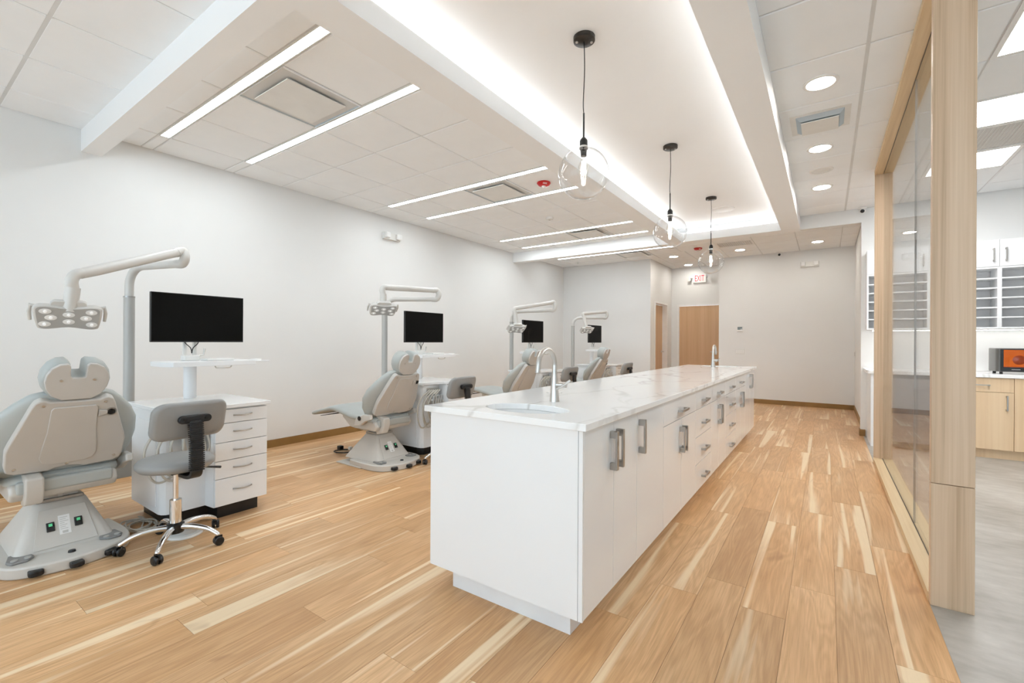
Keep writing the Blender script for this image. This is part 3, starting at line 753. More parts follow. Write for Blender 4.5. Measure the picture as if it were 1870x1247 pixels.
# ================================================================= DENTAL CHAIR (local: +x towards the rear, y across, base on the floor)
def superel(hw, th, n=20, p=3.2):
    o = []
    for i in range(n):
        a = 2 * math.pi * i / n; c, s = math.cos(a), math.sin(a)
        o.append((hw * math.copysign(abs(c) ** (2 / p), c), th * math.copysign(abs(s) ** (2 / p), s)))
    return o
def make_chair(loc, label):
    t = thing('dental_chair', label, 'dental chair', loc, 0, 'grey dental chairs along the left wall')
    # base
    out = catmull([(-.20, -.27, 0), (.10, -.285, 0), (.26, -.245, 0), (.335, -.13, 0), (.36, 0, 0), (.335, .13, 0), (.26, .245, 0), (.10, .285, 0), (-.20, .27, 0)], 5)
    pl = [(p.x, p.y) for p in out]
    MB().prism([(-.40, -.28), (-.18, -.285)] + [(.0, -.285)] + [(.0, .285)] + [(-.18, .285), (-.40, .28)], 'z', 0, .012).obj('floor_plate', 'chair_plastic', t, bevel=.003)
    MB().prism(pl, 'z', 0, .062).obj('base_plate', 'chair_plastic', t, bevel=.012, seg=3)
    def sec(z, xa, xb, hw, r=.045): return [(x, y, z) for x, y in rrect((xa + xb) / 2, 0, (xb - xa) / 2, hw, r)]
    col = MB().loft([sec(.055, -.37, .165, .215), sec(.075, -.355, .158, .208), sec(.29, -.18, .025, .115), sec(.298, -.172, .018, .108)]).obj('base_column', 'chair_plastic', t, ang=50)
    # rear control panel on the sloping face
    tilt = math.atan2(.133, .215); MF = Matrix.Translation((.0985, 0, .175)) @ Matrix.Rotation(-tilt, 4, 'Y')
    pan = MB().prism([(-.135, -.115), (.135, -.115), (.098, .105), (-.098, .105)], 'x', -.002, .004).xf(MF).obj('control_panel', 'chair_plastic', t, bevel=.002)
    for y in (-.058, .058):
        s = MB().box(.004, .011, y - .017, y + .017, -.026, .026).xf(MF).obj('power_switch', 'black_plastic', t, bevel=.002)
        MB().box(.011, .0135, y - .0075, y + .0075, .002, .017).xf(MF).obj('switch_lamp', 'green_lamp', s)
    rl = MB().box(.004, .0052, -.024, .024, -.055, .055).xf(MF).obj('rating_label', 'paper_white', t)
    q = MB()
    for k, wdt in enumerate((.9, .7, .95, .5, .8, .6, .85)):
        q.box(.0052, .0056, -.019, -.019 + .038 * wdt, .040 - k * .011, .043 - k * .011)
    q.box(.0052, .0056, -.012, .012, -.050, -.036)
    q.xf(MF).obj('print', 'plate_grey', rl)
    # pedals and levers on the rear rim
    for y, x in ((-.185, .175), (.185, .175)):
        pd = MB().prism([(x - .075, y - .035), (x + .02, y - .055), (x + .062, y - .02 if y > 0 else y - .04), (x + .062, y + .035 if y > 0 else y + .02), (x + .02, y + .052), (x - .075, y + .04)], 'z', .062, .074).obj('foot_pad', 'pedal_grey', t, bevel=.005)
        for dx, dy in ((-.045, 0), (.03, -.025), (.03, .025)):
            MB().lathe([(.015, .0742), (.014, .079), (.006, .0795), (0, .079)], c=(x + dx, y + dy, 0), n=16).obj('pad_button', 'lens_grey', pd)
    MB().lathe([(.017, .062), (.015, .072), (0, .074)], c=(.265, .0, 0), n=18).obj('reset_button', 'black_plastic', t)
    for y, x in ((-.15, .315), (0, .352), (.15, .315)):
        MB().prism([(x - .02, y - .027), (x + .035, y - .03), (x + .045, y - .015), (x + .045, y + .015), (x + .035, y + .03), (x - .02, y + .027)], 'z', .012, .042).obj('lever', 'black_plastic', t, bevel=.008, seg=3)
    # lift
    MB().box(-.165, .012, -.10, .10, .298, .315).obj('lift_plate', 'grey_metal', t, bevel=.003)
    MB().box(-.15, -.005, -.08, .08, .315, .37).box(-.155, .0, -.012, .012, .315, .372).obj('lift_block', 'plate_grey', t, bevel=.003)
    # seat
    sh = [(.13, .362), (.16, .405), (.14, .455), (-.37, .49), (-.40, .47), (-.26, .372), (-.18, .362)]
    MB().prism(sh, 'y', -.225, .225).obj('seat_shell', 'chair_plastic', t, bevel=.018, seg=3)
    path = [(.13, .455, .19, .030), (.10, .462, .235, .036), (-.02, .470, .262, .040), (-.22, .487, .268, .040), (-.40, .522, .262, .040), (-.50, .532, .255, .038), (-.58, .527, .248, .034), (-.75, .490, .235, .030), (-.92, .450, .215, .028), (-.985, .436, .195, .024), (-1.0, .432, .16, .012)]
    secs = []
    for k, (x, z, hw, th) in enumerate(path):
        a = path[max(k - 1, 0)]; b = path[min(k + 1, len(path) - 1)]
        d = Vector((b[0] - a[0], 0, b[1] - a[1])).normalized(); nrm = Vector((d.z, 0, -d.x))
        if nrm.z < 0: nrm = -nrm
        secs.append([Vector((x, 0, z)) + Vector((0, yy, 0)) + nrm * zz for yy, zz in superel(hw, th)])
    MB().loft(secs).obj('seat_pad', 'chair_vinyl', t, ang=70)
    MB().prism([(-.62, .468), (-.93, .408), (-.94, .40), (-.62, .455)], 'y', -.12, .12).obj('toe_board', 'black_plastic', t)
    # back: frame along d, normal nb to the rear
    P0 = Vector((.115, 0, .475)); d = Vector((.47, 0, .883)).normalized(); nb = Vector((d.z, 0, -d.x))
    def bk(s, y, o): return P0 + d * s + Vector((0, y, 0)) + nb * o
    secs = []
    for s, hw, th, wing in ((-.03, .20, .030, .0), (-.01, .255, .045, .01), (.07, .305, .062, .03), (.17, .325, .068, .045), (.27, .315, .062, .04), (.36, .275, .055, .03), (.43, .225, .050, .02), (.485, .175, .045, .01), (.51, .14, .030, .0)):
        secs.append([bk(s, yy, zz - .045 - .5 * th - wing * (abs(yy) / max(hw, .01)) ** 2) for yy, zz in superel(hw, th, 28, 2.7)])
    MB().loft(secs).obj('backrest_pad', 'chair_vinyl', t, ang=70)
    half = [(.0, .485), (.10, .487), (.118, .497), (.135, .500), (.158, .485), (.170, .455), (.238, .225), (.246, .19), (.244, .09), (.236, .055), (.205, .038), (.075, .030), (.05, .042), (.0, .048)]
    pol = half + [(-y, s) for y, s in half[::-1][1:-1]]
    def plate(pl, o0, o1): return MB().loft([[bk(s, y, o) for y, s in pl] for o in (o0, o1)])
    bp = plate(pol, -.045, .0).obj('back_shell', 'chair_back_plastic', t, bevel=.009, seg=3)
    inner = [(.0, .43), (.075, .43), (.092, .41), (.092, .35), (.10, .33)]
    # raised centre panel with rounded lower corners
    cp = [(.085, .455), (.095, .44), (.10, .30), (.112, .20), (.118, .13), (.105, .095), (.075, .08), (.0, .078)]
    cpp = cp + [(-y, s) for y, s in cp[::-1][1:]]
    plate(cpp, -.001, .008).obj('raised_panel', 'chair_back_plastic', bp, bevel=.0055, seg=3)
    # knob recess
    MB().lathe([(.024, .0), (.026, .006), (.020, .007), (.018, .003), (0, .003)], c=bk(.40, .155, -.001), n=22, ax=nb).obj('knob_rim', 'grey_metal', bp)
    MB().lathe([(.017, .003), (.017, .010), (.012, .012), (0, .012)], c=bk(.40, .155, 0), n=18, ax=nb).obj('knob', 'black_plastic', bp)
    MB().loft([[bk(s, y, o) for y, s in ((.10, .418), (.138, .412), (.142, .40), (.138, .388), (.10, .372))] for o in (-.001, .009)]).obj('thumb_ledge', 'chair_back_plastic', bp, bevel=.004)
    for y, s in ((.125, .468), (-.125, .468), (.205, .075), (-.205, .075), (0, .066)):
        MB().lathe([(.008, 0), (.008, .003), (.004, .0045), (0, .0045)], c=bk(s, y, -.001), n=12, ax=nb).obj('screw', 'steel', bp)
    # seat rear strip and hinge brackets
    MB().box(.12, .165, -.20, .20, .40, .47).obj('rear_apron', 'chair_vinyl', t, bevel=.015, seg=3)
    MB().prism([(.03, .515), (.155, .50), (.205, .49), (.21, .42), (.18, .345), (.10, .325), (.06, .36), (.08, .45)], 'y', -.172, -.098).obj('side_bracket', 'chair_plastic', t, bevel=.012, seg=3)
    for s in (-1, 1):
        MB().prism([(-.10, .40), (-.06, .49), (.06, .535), (.15, .535), (.16, .49), (.09, .47), (.0, .42)], 'y', min(s * .262, s * .30), max(s * .262, s * .30)).obj('hinge_arm', 'chair_plastic', t, bevel=.01, seg=3)
        MB().cyl((.0, s * .298, .49), (.0, s * .306, .49), .022).obj('hinge_cap', 'black_plastic', t)
    # headrest
    MB().loft([[bk(s, y, o) for y, s in ((-.035, .44), (.035, .44), (.035, .57), (-.035, .57))] for o in (-.055, -.035)]).obj('neck_bar', 'grey_metal', t)
    hd = Vector((.30, 0, .954)).normalized(); hn = Vector((hd.z, 0, -hd.x)); HC = Vector((.375, 0, 1.014))
    hh = [(.062, -.118), (.105, -.088), (.128, -.045), (.136, .0), (.130, .045), (.110, .085), (.078, .108), (.045, .112), (.034, .098), (.031, .030), (.024, .022)]
    hp = [(-y, s) for y, s in hh] + hh[::-1]
    def hpt(y, s, o): return HC + hd * s * .89 + Vector((0, y * .95, 0)) + hn * o
    def hs(k, o): 
        r = []
        for y, s in hp:
            notch = abs(y) < .04 and s > 0
            r.append(hpt(y * (1 if notch else k), s * (k if not notch else 1 if s < .03 else k), o))
        return r
    MB().loft([hs(.80, -.145), hs(1.0, -.125), hs(1.09, -.09), hs(1.10, -.05), hs(1.06, -.022), hs(.98, -.014)]).obj('headrest_pad', 'chair_vinyl', t, ang=60)
    hq = MB().loft([[hpt(y, s, o) for y, s in hp] for o in (-.02, .004)]).obj('headrest_shell', 'chair_back_plastic', t, bevel=.005)
    for y in (-.07, .07): MB().lathe([(.007, 0), (.007, .003), (0, .0045)], c=hpt(y, .01, .004), n=12, ax=hn).obj('screw', 'steel', hq)
    return t
CH = [(-3.70, .665), (-3.70, 3.04), (-3.70, 5.33), (-3.70, 7.83)]
cl = ['grey dental chair seen from behind at the left edge, nearest the camera', 'second grey dental chair, seen whole between the near cabinet and the island',
      'third grey dental chair, its back showing just left of the near faucet', 'fourth grey dental chair, the farthest, under the smallest operatory lamp']
c0 = make_chair((*CH[0], 0), cl[0])
for (x, y), l in zip(CH[1:], cl[1:]):
    c = copy_tree(c0); c.location = (x, y, 0); c['label'] = l

# operatory lamps on poles fixed to the chairs
def lamp(px, py, chair, ldir, elbow, knuckle, head, hyaw, htilt, label, zl=1.775):
    """elbow: xy + z of lower/upper arm end; knuckle: end of the upper arm; head: centre of the lamp head"""
    t = thing('operatory_lamp', label, 'dental lamp', (px, py, 0), 0, 'operatory lamps on grey poles')
    o = Vector((px, py, 0)); L = lambda p: Vector(p) - o
    cyy = chair[1] + .20
    MB().box(-.075, .075, cyy - py, .045, .225, .35).obj('mount_box', 'pole_grey', t, bevel=.012, seg=3)
    MB().cyl((0, 0, .30), (0, 0, 1.56), .034, n=24).obj('lower_pole', 'pole_grey', t)
    MB().cyl((0, 0, 1.556), (0, 0, 1.566), .0355, n=24).obj('collar', 'grey_metal', t)
    e = L(elbow); dxy = Vector((e.x, e.y, 0)); dn = dxy.normalized()
    P = [Vector((0, 0, 1.56)), Vector((0, 0, zl - .14))]
    for k in range(1, 8):
        a = math.pi / 2 * k / 7; P.append(Vector((0, 0, zl - .14)) + dn * (.14 * (1 - math.cos(a))) + Vector((0, 0, .14 * math.sin(a))))
    P.append(Vector((e.x, e.y, zl)) - dn * .03)
    MB().tube(P, .0285, 20).obj('lower_arm', 'arm_white', t)
    k = L(knuckle); ztop = e.z
    E = Vector((e.x, e.y, 0)); un = (Vector((k.x, k.y, k.z)) - Vector((e.x, e.y, ztop)))
    ul = un.length; un.normalize()
    Q = catmull([E + Vector((0, 0, zl)) - dn * .06, E + Vector((0, 0, zl)) - dn * .005, E + dn * .02 + Vector((0, 0, (zl + ztop) / 2)), E + Vector((0, 0, ztop)), Vector((e.x, e.y, ztop)) + un * .06], 6)
    MB().tube(Q, .031, 18).obj('elbow', 'arm_white', t)
    a0 = Vector((e.x, e.y, ztop)) + un * .05; a1 = k - un * .03
    MB().tube([a0, a0 + un * .02, a0 + (a1 - a0) * .5, a1 - un * .10, a1], [.029, .029, .030, .032, .029], 18).obj('upper_arm', 'arm_white', t)
    h = L(head)
    kd = (h - k).normalized()
    kp = catmull([k - un * .05, k - un * .005 + Vector((0, 0, .0)), k + un * .012 + kd * .03, k + kd * .08], 5)
    MB().tube(kp, .029, 18).obj('knuckle', 'arm_white', t)
    n1 = k + kd * .07; n2 = h - kd * .035
    nk = MB().tube([n1, n1 + (n2 - n1) * .5, n2], [.034, .034, .030], 18).obj('neck', 'arm_white', t)
    # head: local X width, face normal = -Z before tilt
    HM = Matrix.Translation(h) @ Matrix.Rotation(hyaw, 4, 'Z') @ Matrix.Rotation(htilt, 4, 'X') @ Matrix.Diagonal((.80, .84, .98, 1))
    # face looks along local -Y/-Z mix: build facing -Y
    def outl(k_):
        pts = []
        for p in ((-.172, .03), (-.165, .062), (-.12, .070), (0, .058), (.12, .070), (.165, .062), (.172, .03), (.160, -.045), (.145, -.068), (.10, -.072), (0, -.060), (-.10, -.072), (-.145, -.068), (-.160, -.045)):
            pts.append((p[0] * k_, 0, p[1] * k_))
        return [(q.x, q.z) for q in catmull(pts, 3, True)]
    b = MB().loft([[(x, y, z) for x, z in outl(kk)] for kk, y in ((.80, .055), (.96, .045), (1.02, .02), (1.0, -.004), (.97, -.008))]); b.xf(HM).obj('head_housing', 'arm_white', t, ang=60)
    b = MB().loft([[(x, y, z) for x, z in outl(.93)] for y in (-.0075, -.011)]); pl = b.xf(HM).obj('face_plate', 'lens_grey', t)
    for x, z in ((-.115, .040), (-.088, .002), (-.118, -.038), (0, .022), (0, -.022), (.115, .040), (.088, .002), (.118, -.038)):
        q = MB(); secs = []
        for kk, y in ((1.0, -.0112), (1.0, -.0135), (.55, -.0155)):
            secs.append([(x + .031 * kk * math.cos(2 * math.pi * i / 18), y, z + .016 * kk * math.sin(2 * math.pi * i / 18)) for i in range(18)])
        q.loft(secs).xf(HM).obj('reflector', 'reflector_white', pl)
        MB().lathe([(.010, 0), (.008, .005), (0, .0065)], c=(x, -.0152, z), n=14, ax=(0, -1, 0)).xf(HM).obj('led', 'led_lens', pl)
    b = MB().loft([[(x, y, z) for x, z in rrect(0, .065, .095, .03, .028)] for y in (.012, .05)]); b.xf(HM).obj('yoke', 'arm_white', t, bevel=.006)
    for s in (-1, 1):
        q = MB().tube([(s * .15, .03, .05), (s * .185, .03, .06), (s * .192, .03, .02), (s * .188, .03, -.03)], [.011, .012, .012, .010], 12)
        q.xf(HM).obj('grip', 'arm_white', t)
lamp(-4.30, 1.14, CH[0], None, (-3.77, 1.30, 1.872), (-3.445, .672, 1.60), (-3.475, .655, 1.362), R_(80), R_(28), 'large operatory lamp with eight LEDs at the left edge, nearest the camera', 1.785)
lamp(-4.30, 3.53, CH[1], None, (-3.757, 3.85, 1.835), (-3.80, 3.10, 1.80), (-3.80, 3.10, 1.56), R_(66), R_(44), 'second operatory lamp, left of the second black monitor', 1.735)
lamp(-4.30, 6.16, CH[2], None, (-3.52, 6.20, 1.86), (-3.80, 5.52, 1.73), (-3.78, 5.55, 1.42), R_(66), R_(46), 'third operatory lamp, overlapping the third black monitor', 1.735)
lamp(-4.30, 8.37, CH[3], None, (-3.72, 8.72, 1.855), (-3.95, 8.12, 1.80), (-3.86, 8.12, 1.46), R_(64), R_(46), 'farthest and smallest operatory lamp, beside the farthest monitor', 1.735)

# ================================================================= DELIVERY CABINETS
def make_cabinet(loc, label):
    t = thing('delivery_cabinet', label, 'cabinet', loc, 0, 'white delivery cabinets beside the dental chairs')
    ox, oy = -3.75, 1.40
    S = lambda pl: [(x - ox, y - oy) for x, y in pl]
    bp = S([(-4.08, 1.10), (-3.575, 1.10), (-3.545, 1.108), (-3.523, 1.127), (-3.515, 1.155), (-3.515, 1.35), (-3.407, 1.36), (-3.407, 1.705), (-4.08, 1.705)])
    MB().prism(bp, 'z', .10, .772).obj('body', 'satin_white', t, ang=30)
    kp = S([(-4.04, 1.16), (-3.66, 1.16), (-3.60, 1.21), (-3.60, 1.40), (-3.475, 1.41), (-3.475, 1.68), (-4.04, 1.68)])
    MB().prism(kp, 'z', 0, .10).obj('toe_kick', 'black_plastic', t)
    cp = S([(-4.10, 1.08), (-3.565, 1.08), (-3.53, 1.088), (-3.505, 1.11), (-3.495, 1.15), (-3.49, 1.22), (-3.44, 1.335), (-3.385, 1.365), (-3.367, 1.39), (-3.367, 1.722), (-4.10, 1.722)])
    MB().prism(cp, 'z', .772, .797).obj('countertop', 'gloss_white', t, bevel=.003)
    MB().box(-4.03 - ox, -3.60 - ox, 1.094 - oy, 1.0995 - oy, .14, .70).obj('side_door', 'satin_white', t, bevel=.002)
    z = .762; zz = []
    for i, hgt in enumerate((.094, .130, .125, .122, .187)):
        dr = MB().box(-3.4065 - ox, -3.386 - ox, 1.361 - oy, 1.704 - oy, z - hgt + .002, z - .002).obj('drawer', 'satin_white', t, bevel=.002)
        zc = z - hgt * .45
        P = catmull([(-3.386 - ox, 1.475 - oy, zc), (-3.372 - ox, 1.485 - oy, zc), (-3.364 - ox, 1.535 - oy, zc - .003), (-3.372 - ox, 1.585 - oy, zc), (-3.386 - ox, 1.595 - oy, zc)], 4)
        MB().tube(P, .0045, 8).obj('pull', 'nickel', dr)
        z -= hgt
    # instrument plate and hoses
    pt = MB().box(-3.5148 - ox, -3.508 - ox, 1.16 - oy, 1.345 - oy, .655, .735).obj('instrument_plate', 'steel', t, bevel=.001)
    for k in range(4):
        y = 1.185 + k * .045 - oy
        MB().cyl((-3.508 - ox, y, .70), (-3.49 - ox, y, .70), .006, n=10).obj('coupling', 'chrome', pt)
    MB().box(-3.5145 - ox, -3.455 - ox, 1.175 - oy, 1.335 - oy, .60, .625).obj('holder_bar', 'offwhite_plastic', t, bevel=.004)
    rnd = random.Random(3)
    for k in range(4):
        y = 1.20 + k * .037 - oy
        MB().tube([(-3.445 - ox, y, .655), (-3.455 - ox, y, .60), (-3.462 - ox, y, .545)], [.012, .010, .006], 12).obj('handpiece', 'plate_grey', t)
    for k in range(6):
        ya = 1.19 + k * .026 - oy; dep = .33 + .035 * (k % 3); lf = (.99 + .05 * (k % 3) + .02 * k) - oy; x = -3.495 + .006 * k - ox
        P = [(-3.50 - ox, ya, .70), (x + .016, ya - .03, .71), (x + .012, (lf + ya) / 2 - .04, .64), (x + .01, lf + .01, .52), (x, lf + .05, dep + .03), (x, (lf + ya) / 2 + .02, dep), (x + .01, ya + .03, dep + .10), (x + .02, ya + .015, .60)]
        MB().tube(catmull(P, 6), .0075, 8).obj('hose', 'hose_beige', t)
    return t
CAB = [(-3.75, 1.40), (-3.75, 3.69), (-3.75, 6.10), (-3.75, 8.47)]
ll = ['white delivery cabinet with five drawers behind the nearest stool', 'second white delivery cabinet, its coiled hoses left of the island corner',
      'third white delivery cabinet, half hidden behind the near faucet', 'farthest white delivery cabinet, behind the fourth dental chair']
k0 = make_cabinet((*CAB[0], 0), ll[0])
for (x, y), l in zip(CAB[1:], ll[1:]):
    c = copy_tree(k0); c.location = (x, y, 0); c['label'] = l

def make_stand(loc, label):
    t = thing('tray_stand', label, 'tray stand', (loc[0], loc[1], .797), 0, 'white tray stands on the delivery cabinets')
    ox, oy, oz = -3.75, 1.40, .797
    b = lambda x0, x1, y0, y1, z0, z1: MB().box(x0 - ox, x1 - ox, y0 - oy, y1 - oy, z0 - oz, z1 - oz)
    MB().cyl((-4.0 - ox, 1.43 - oy, 0), (-4.0 - ox, 1.43 - oy, 1.06 - oz), .042, n=28).obj('column', 'satin_white', t)
    MB().prism([(-4.03 - ox, 1.19 - oy), (-3.80 - ox, 1.19 - oy), (-3.735 - ox, 1.235 - oy), (-3.735 - ox, 1.79 - oy), (-4.03 - ox, 1.79 - oy)], 'z', 1.048 - oz, 1.084 - oz).obj('tray', 'satin_white', t, bevel=.004)
    b(-3.95, -3.80, 1.79, 1.93, 1.068, 1.076).obj('side_shelf', 'satin_white', t, bevel=.002)
    MB().lathe([(.045, 0), (.043, .012), (0, .014)], c=(-3.87 - ox, 1.85 - oy, 1.076 - oz), n=24).obj('cup_holder', 'sign_white', t)
    P = catmull([(-3.75 - ox, 1.50 - oy, 1.06 - oz), (-3.75 - ox, 1.51 - oy, 1.035 - oz), (-3.75 - ox, 1.54 - oy, 1.03 - oz), (-3.75 - ox, 1.58 - oy, 1.03 - oz), (-3.75 - ox, 1.61 - oy, 1.035 - oz), (-3.75 - ox, 1.62 - oy, 1.06 - oz)], 4)
    MB().tube(P, .005, 8).obj('tray_handle', 'steel', t)
    for s in (-1, 1): b(-4.01, -3.985, 1.425 + s * .033 - .011, 1.425 + s * .033 + .011, 1.084, 1.30).obj('mount_post', 'offwhite_plastic', t, bevel=.002)
    b(-4.03, -3.94, 1.375, 1.475, 1.084, 1.125).obj('mount_foot', 'offwhite_plastic', t, bevel=.006)
    b(-3.93, -3.80, 1.47, 1.66, 1.084, 1.10).obj('mount_arm', 'offwhite_plastic', t, bevel=.006)
    MB().tube([(-3.97 - ox, 1.475 - oy, 1.12 - oz), (-3.97 - ox, 1.51 - oy, 1.125 - oz), (-3.965 - ox, 1.515 - oy, 1.175 - oz)], [.008, .006, .008], 10).obj('clamp_lever', 'steel', t)
    return t
s0 = make_stand(CAB[0], 'white tray stand on the nearest delivery cabinet')
def make_monitor(loc, label):
    t = thing('monitor', label, 'monitor', (loc[0] - .20, loc[1] + .077, 1.224), 0, 'black monitors on the delivery cabinets')
    MB().box(-.022, .006, -.311, .311, 0, .362).obj('case', 'black_plastic', t, bevel=.003)
    MB().box(.0062, .0075, -.305, .305, .010, .356).obj('screen', 'screen_black', t)
    for s in (-1, 1):
        P = catmull([(-.025, s * .05 - .05, .02), (-.012, s * .04 - .05, -.01), (-.01, s * .008 - .05, -.045), (-.012, -.05, -.085)], 4)
        MB().tube(P, .0035, 6).obj('cable', 'black_plastic', t)
    return t
m0 = make_monitor(CAB[0], 'black monitor nearest the camera, above the nearest delivery cabinet')
MON = [None, (-3.75, 3.765), (-3.75, 6.205), (-3.75, 8.615)]
for i, (w1, w2) in enumerate((('white tray stand above the second dental chair headrest', 'second black monitor, right of the second operatory lamp'),
                              ('white tray stand on the third delivery cabinet, behind the third chair', 'third black monitor, partly behind the third operatory lamp'),
                              ('farthest white tray stand, left of the fourth chair headrest', 'farthest and smallest black monitor'))):
    c = copy_tree(s0); c.location = (MON[i + 1][0], MON[i + 1][1], .797); c['label'] = w1
    c = copy_tree(m0); c.location = (MON[i + 1][0] - .20, MON[i + 1][1] + .077, 1.224); c['label'] = w2

# ================================================================= STOOLS
def make_stool(loc, label):
    t = thing('stool', label, 'stool', loc, 0, 'grey rolling stools')
    MB().lathe([(0, .462), (.15, .462), (.182, .470), (.198, .490), (.198, .510), (.182, .528), (.13, .538), (0, .540)], n=40).obj('seat', 'stool_vinyl', t, ang=60)
    MB().box(-.09, .10, -.06, .06, .448, .462).obj('seat_plate', 'black_metal', t, bevel=.003)
    # back pad, curved, facing -x
    secs = []
    for k_, o_ in ((.86, -.030), (.96, -.024), (1.0, -.012), (1.0, .010), (.96, .020), (.86, .024)):
        secs.append([(.205 - .9 * y * y + o_ + .26 * z, y, .775 + z) for y, z in [(p[0] * k_, p[1] * (k_ if k_ == 1 else k_ - .05)) for p in rrect(0, 0, .192, .108, .058, 6)]])
    MB().loft(secs).obj('backrest', 'stool_vinyl', t, ang=60)
    q = MB().prism([(y, z) for y, z in rrect(0, .785, .085, .022, .021, 5)], 'x', .225, .252).obj('back_bracket', 'black_plastic', t, bevel=.006)
    for s in (-1, 1): MB().lathe([(.009, 0), (.009, .004), (0, .004)], c=(.252, s * .055, .785), n=12, ax=(1, 0, 0)).obj('bolt', 'black_metal', q)
    P = catmull([(.245, 0, .775), (.255, 0, .70), (.262, 0, .60), (.262, 0, .51), (.25, 0, .465), (.20, 0, .446), (.10, 0, .444)], 6)
    secs = []
    for i, p in enumerate(P):
        a = P[max(i - 1, 0)]; b = P[min(i + 1, len(P) - 1)]; d = (b - a).normalized(); nr = Vector((d.z, 0, -d.x))
        secs.append([p + Vector((0, sy * .030, 0)) + nr * sx * .011 for sx, sy in ((-1, -1), (1, -1), (1, 1), (-1, 1))])
    arm = MB().loft(secs).obj('back_arm', 'black_plastic', t, bevel=.004)
    me = None
    for k in range(24):
        z = .765 - k * .0118
        x = .2465 + .0158 * min(1, (.775 - z) / .16)
        if me is None: o = MB().box(-.016, .016, -.035, .035, -.0032, .0032).obj('rib', 'black_plastic', arm); me = o.data
        else: o = bpy.data.objects.new('rib', me); C.objects.link(o); o.parent = arm
        o.location = (x, 0, z)
    MB().cyl((0, 0, .26), (0, 0, .45), .0145, n=18).obj('gas_rod', 'chrome', t)
    MB().cyl((0, 0, .115), (0, 0, .275), .031, n=24).obj('gas_cylinder', 'chrome', t)
    MB().tube([(.02, .03, .452), (.04, .14, .445), (.05, .23, .425)], [.005, .005, .008], 8).obj('lever', 'black_plastic', t)
    MB().lathe([(0, .072), (.042, .076), (.047, .095), (.045, .128), (.032, .138), (0, .138)], n=24).obj('hub', 'black_plastic', t)
    a0 = R_(-40)
    for k in range(5):
        a = a0 + 2 * math.pi * k / 5; M = Matrix.Rotation(a, 4, 'Z')
        P = catmull([(.03, 0, .108), (.10, 0, .112), (.19, 0, .098), (.247, 0, .070), (.257, 0, .058)], 5)
        r = [.018 - .006 * i / (len(P) - 1) for i in range(len(P))]
        lg = MB().tube(P, r, 12).xf(M).obj('leg', 'chrome', t)
        ca = a + .9
        cs = MB().cyl((.248, 0, .045), (.248, 0, .066), .008, n=10)
        MC = Matrix.Translation((.260 * math.cos(a), .260 * math.sin(a), 0)) @ Matrix.Rotation(ca, 4, 'Z')
        q = MB()
        for s in (-1, 1): q.lathe([(0, 0), (.022, 0), (.026, .004), (.026, .014), (.022, .018), (0, .018)], c=(0, s * .0125 - .009, .0262), n=20, ax=(0, 1, 0))
        q.box(-.020, .020, -.004, .004, .026, .056)
        q.xf(MC).obj('caster', 'black_plastic', t)
    return t
ST = [(-3.235, 1.085, R_(3)), (-3.21, 3.47, R_(0)), (-3.20, 5.81, R_(-4)), (-3.02, 7.575, R_(-2))]
sl = ['grey rolling stool in front of the nearest delivery cabinet', 'second grey stool, its back showing over the near corner of the island',
      'third grey stool, its back showing right of the near faucet', 'farthest grey stool, its small back just above the worktop beside the fourth chair']
q0 = make_stool((ST[0][0], ST[0][1], 0), sl[0]); q0.rotation_euler = (0, 0, ST[0][2])
for (x, y, a), l in zip(ST[1:], sl[1:]):
    c = copy_tree(q0); c.location = (x, y, 0); c.rotation_euler = (0, 0, a); c['label'] = l

# floor odds and ends: foot controls, hose coils, power cord
def foot_control(x, y, label):
    t = thing('foot_control', label, 'foot control', (x, y, 0))
    MB().lathe([(0, 0), (.098, 0), (.10, .006), (.095, .014), (.06, .017), (0, .017)], n=40).obj('base', 'offwhite_plastic', t)
    MB().lathe([(.07, .017), (.07, .032), (.062, .042), (0, .046)], n=36).obj('pedal_cap', 'plate_grey', t)
foot_control(-3.358, 1.175, 'round pale foot control under the nearest stool')
def coil(cx, cy, n, r, seed, label):
    rn = random.Random(seed); P = []
    for i in range(n * 10):
        a = 2 * math.pi * i / 10; rr = r * (1 + rn.uniform(-.10, .10)); k = i / (n * 10)
        P.append((cx + (rr * 1.25 + .02) * math.cos(a) + .04 * math.sin(k * 9), cy + rr * math.sin(a) + .012 * math.cos(k * 7), .0075 + .012 * k + rn.uniform(0, .010)))
    P += [(cx - .12, cy + .06, .012), (cx - .20, cy + .05, .012)]
    o = MB().tube(catmull(P, 3), .005, 6).obj('hose_coil', 'hose_beige', loc=(cx, cy, 0)); tag(o, label, 'hose', 'coiled hoses on the floor')
coil(-3.72, 1.045, 5, .075, 5, 'pale tubing coiled on the floor between the nearest chair and stool')
coil(-3.80, 3.372, 3, .022, 9, 'pale tubing on the floor behind the second chair base')
t = thing('power_cord', 'black power cord with plug lying on the floor left of the second chair', 'power cord', (-4.45, 3.06, 0))
P = catmull([(.30, .10, .008), (.16, .12, .008), (.04, .10, .008), (-.06, .02, .008), (-.05, -.06, .008), (.05, -.07, .010), (.14, -.02, .014), (.12, .05, .018), (.04, .06, .018), (-.01, .03, .018)], 6)
MB().tube(P, .006, 8).obj('cord', 'black_plastic', t)
MB().box(-.055, .0, -.02, .03, .02, .062).obj('plug', 'black_plastic', t, bevel=.006)
MB().box(.06, .10, .04, .075, .02, .055).obj('adapter', 'offwhite_plastic', t, bevel=.005)

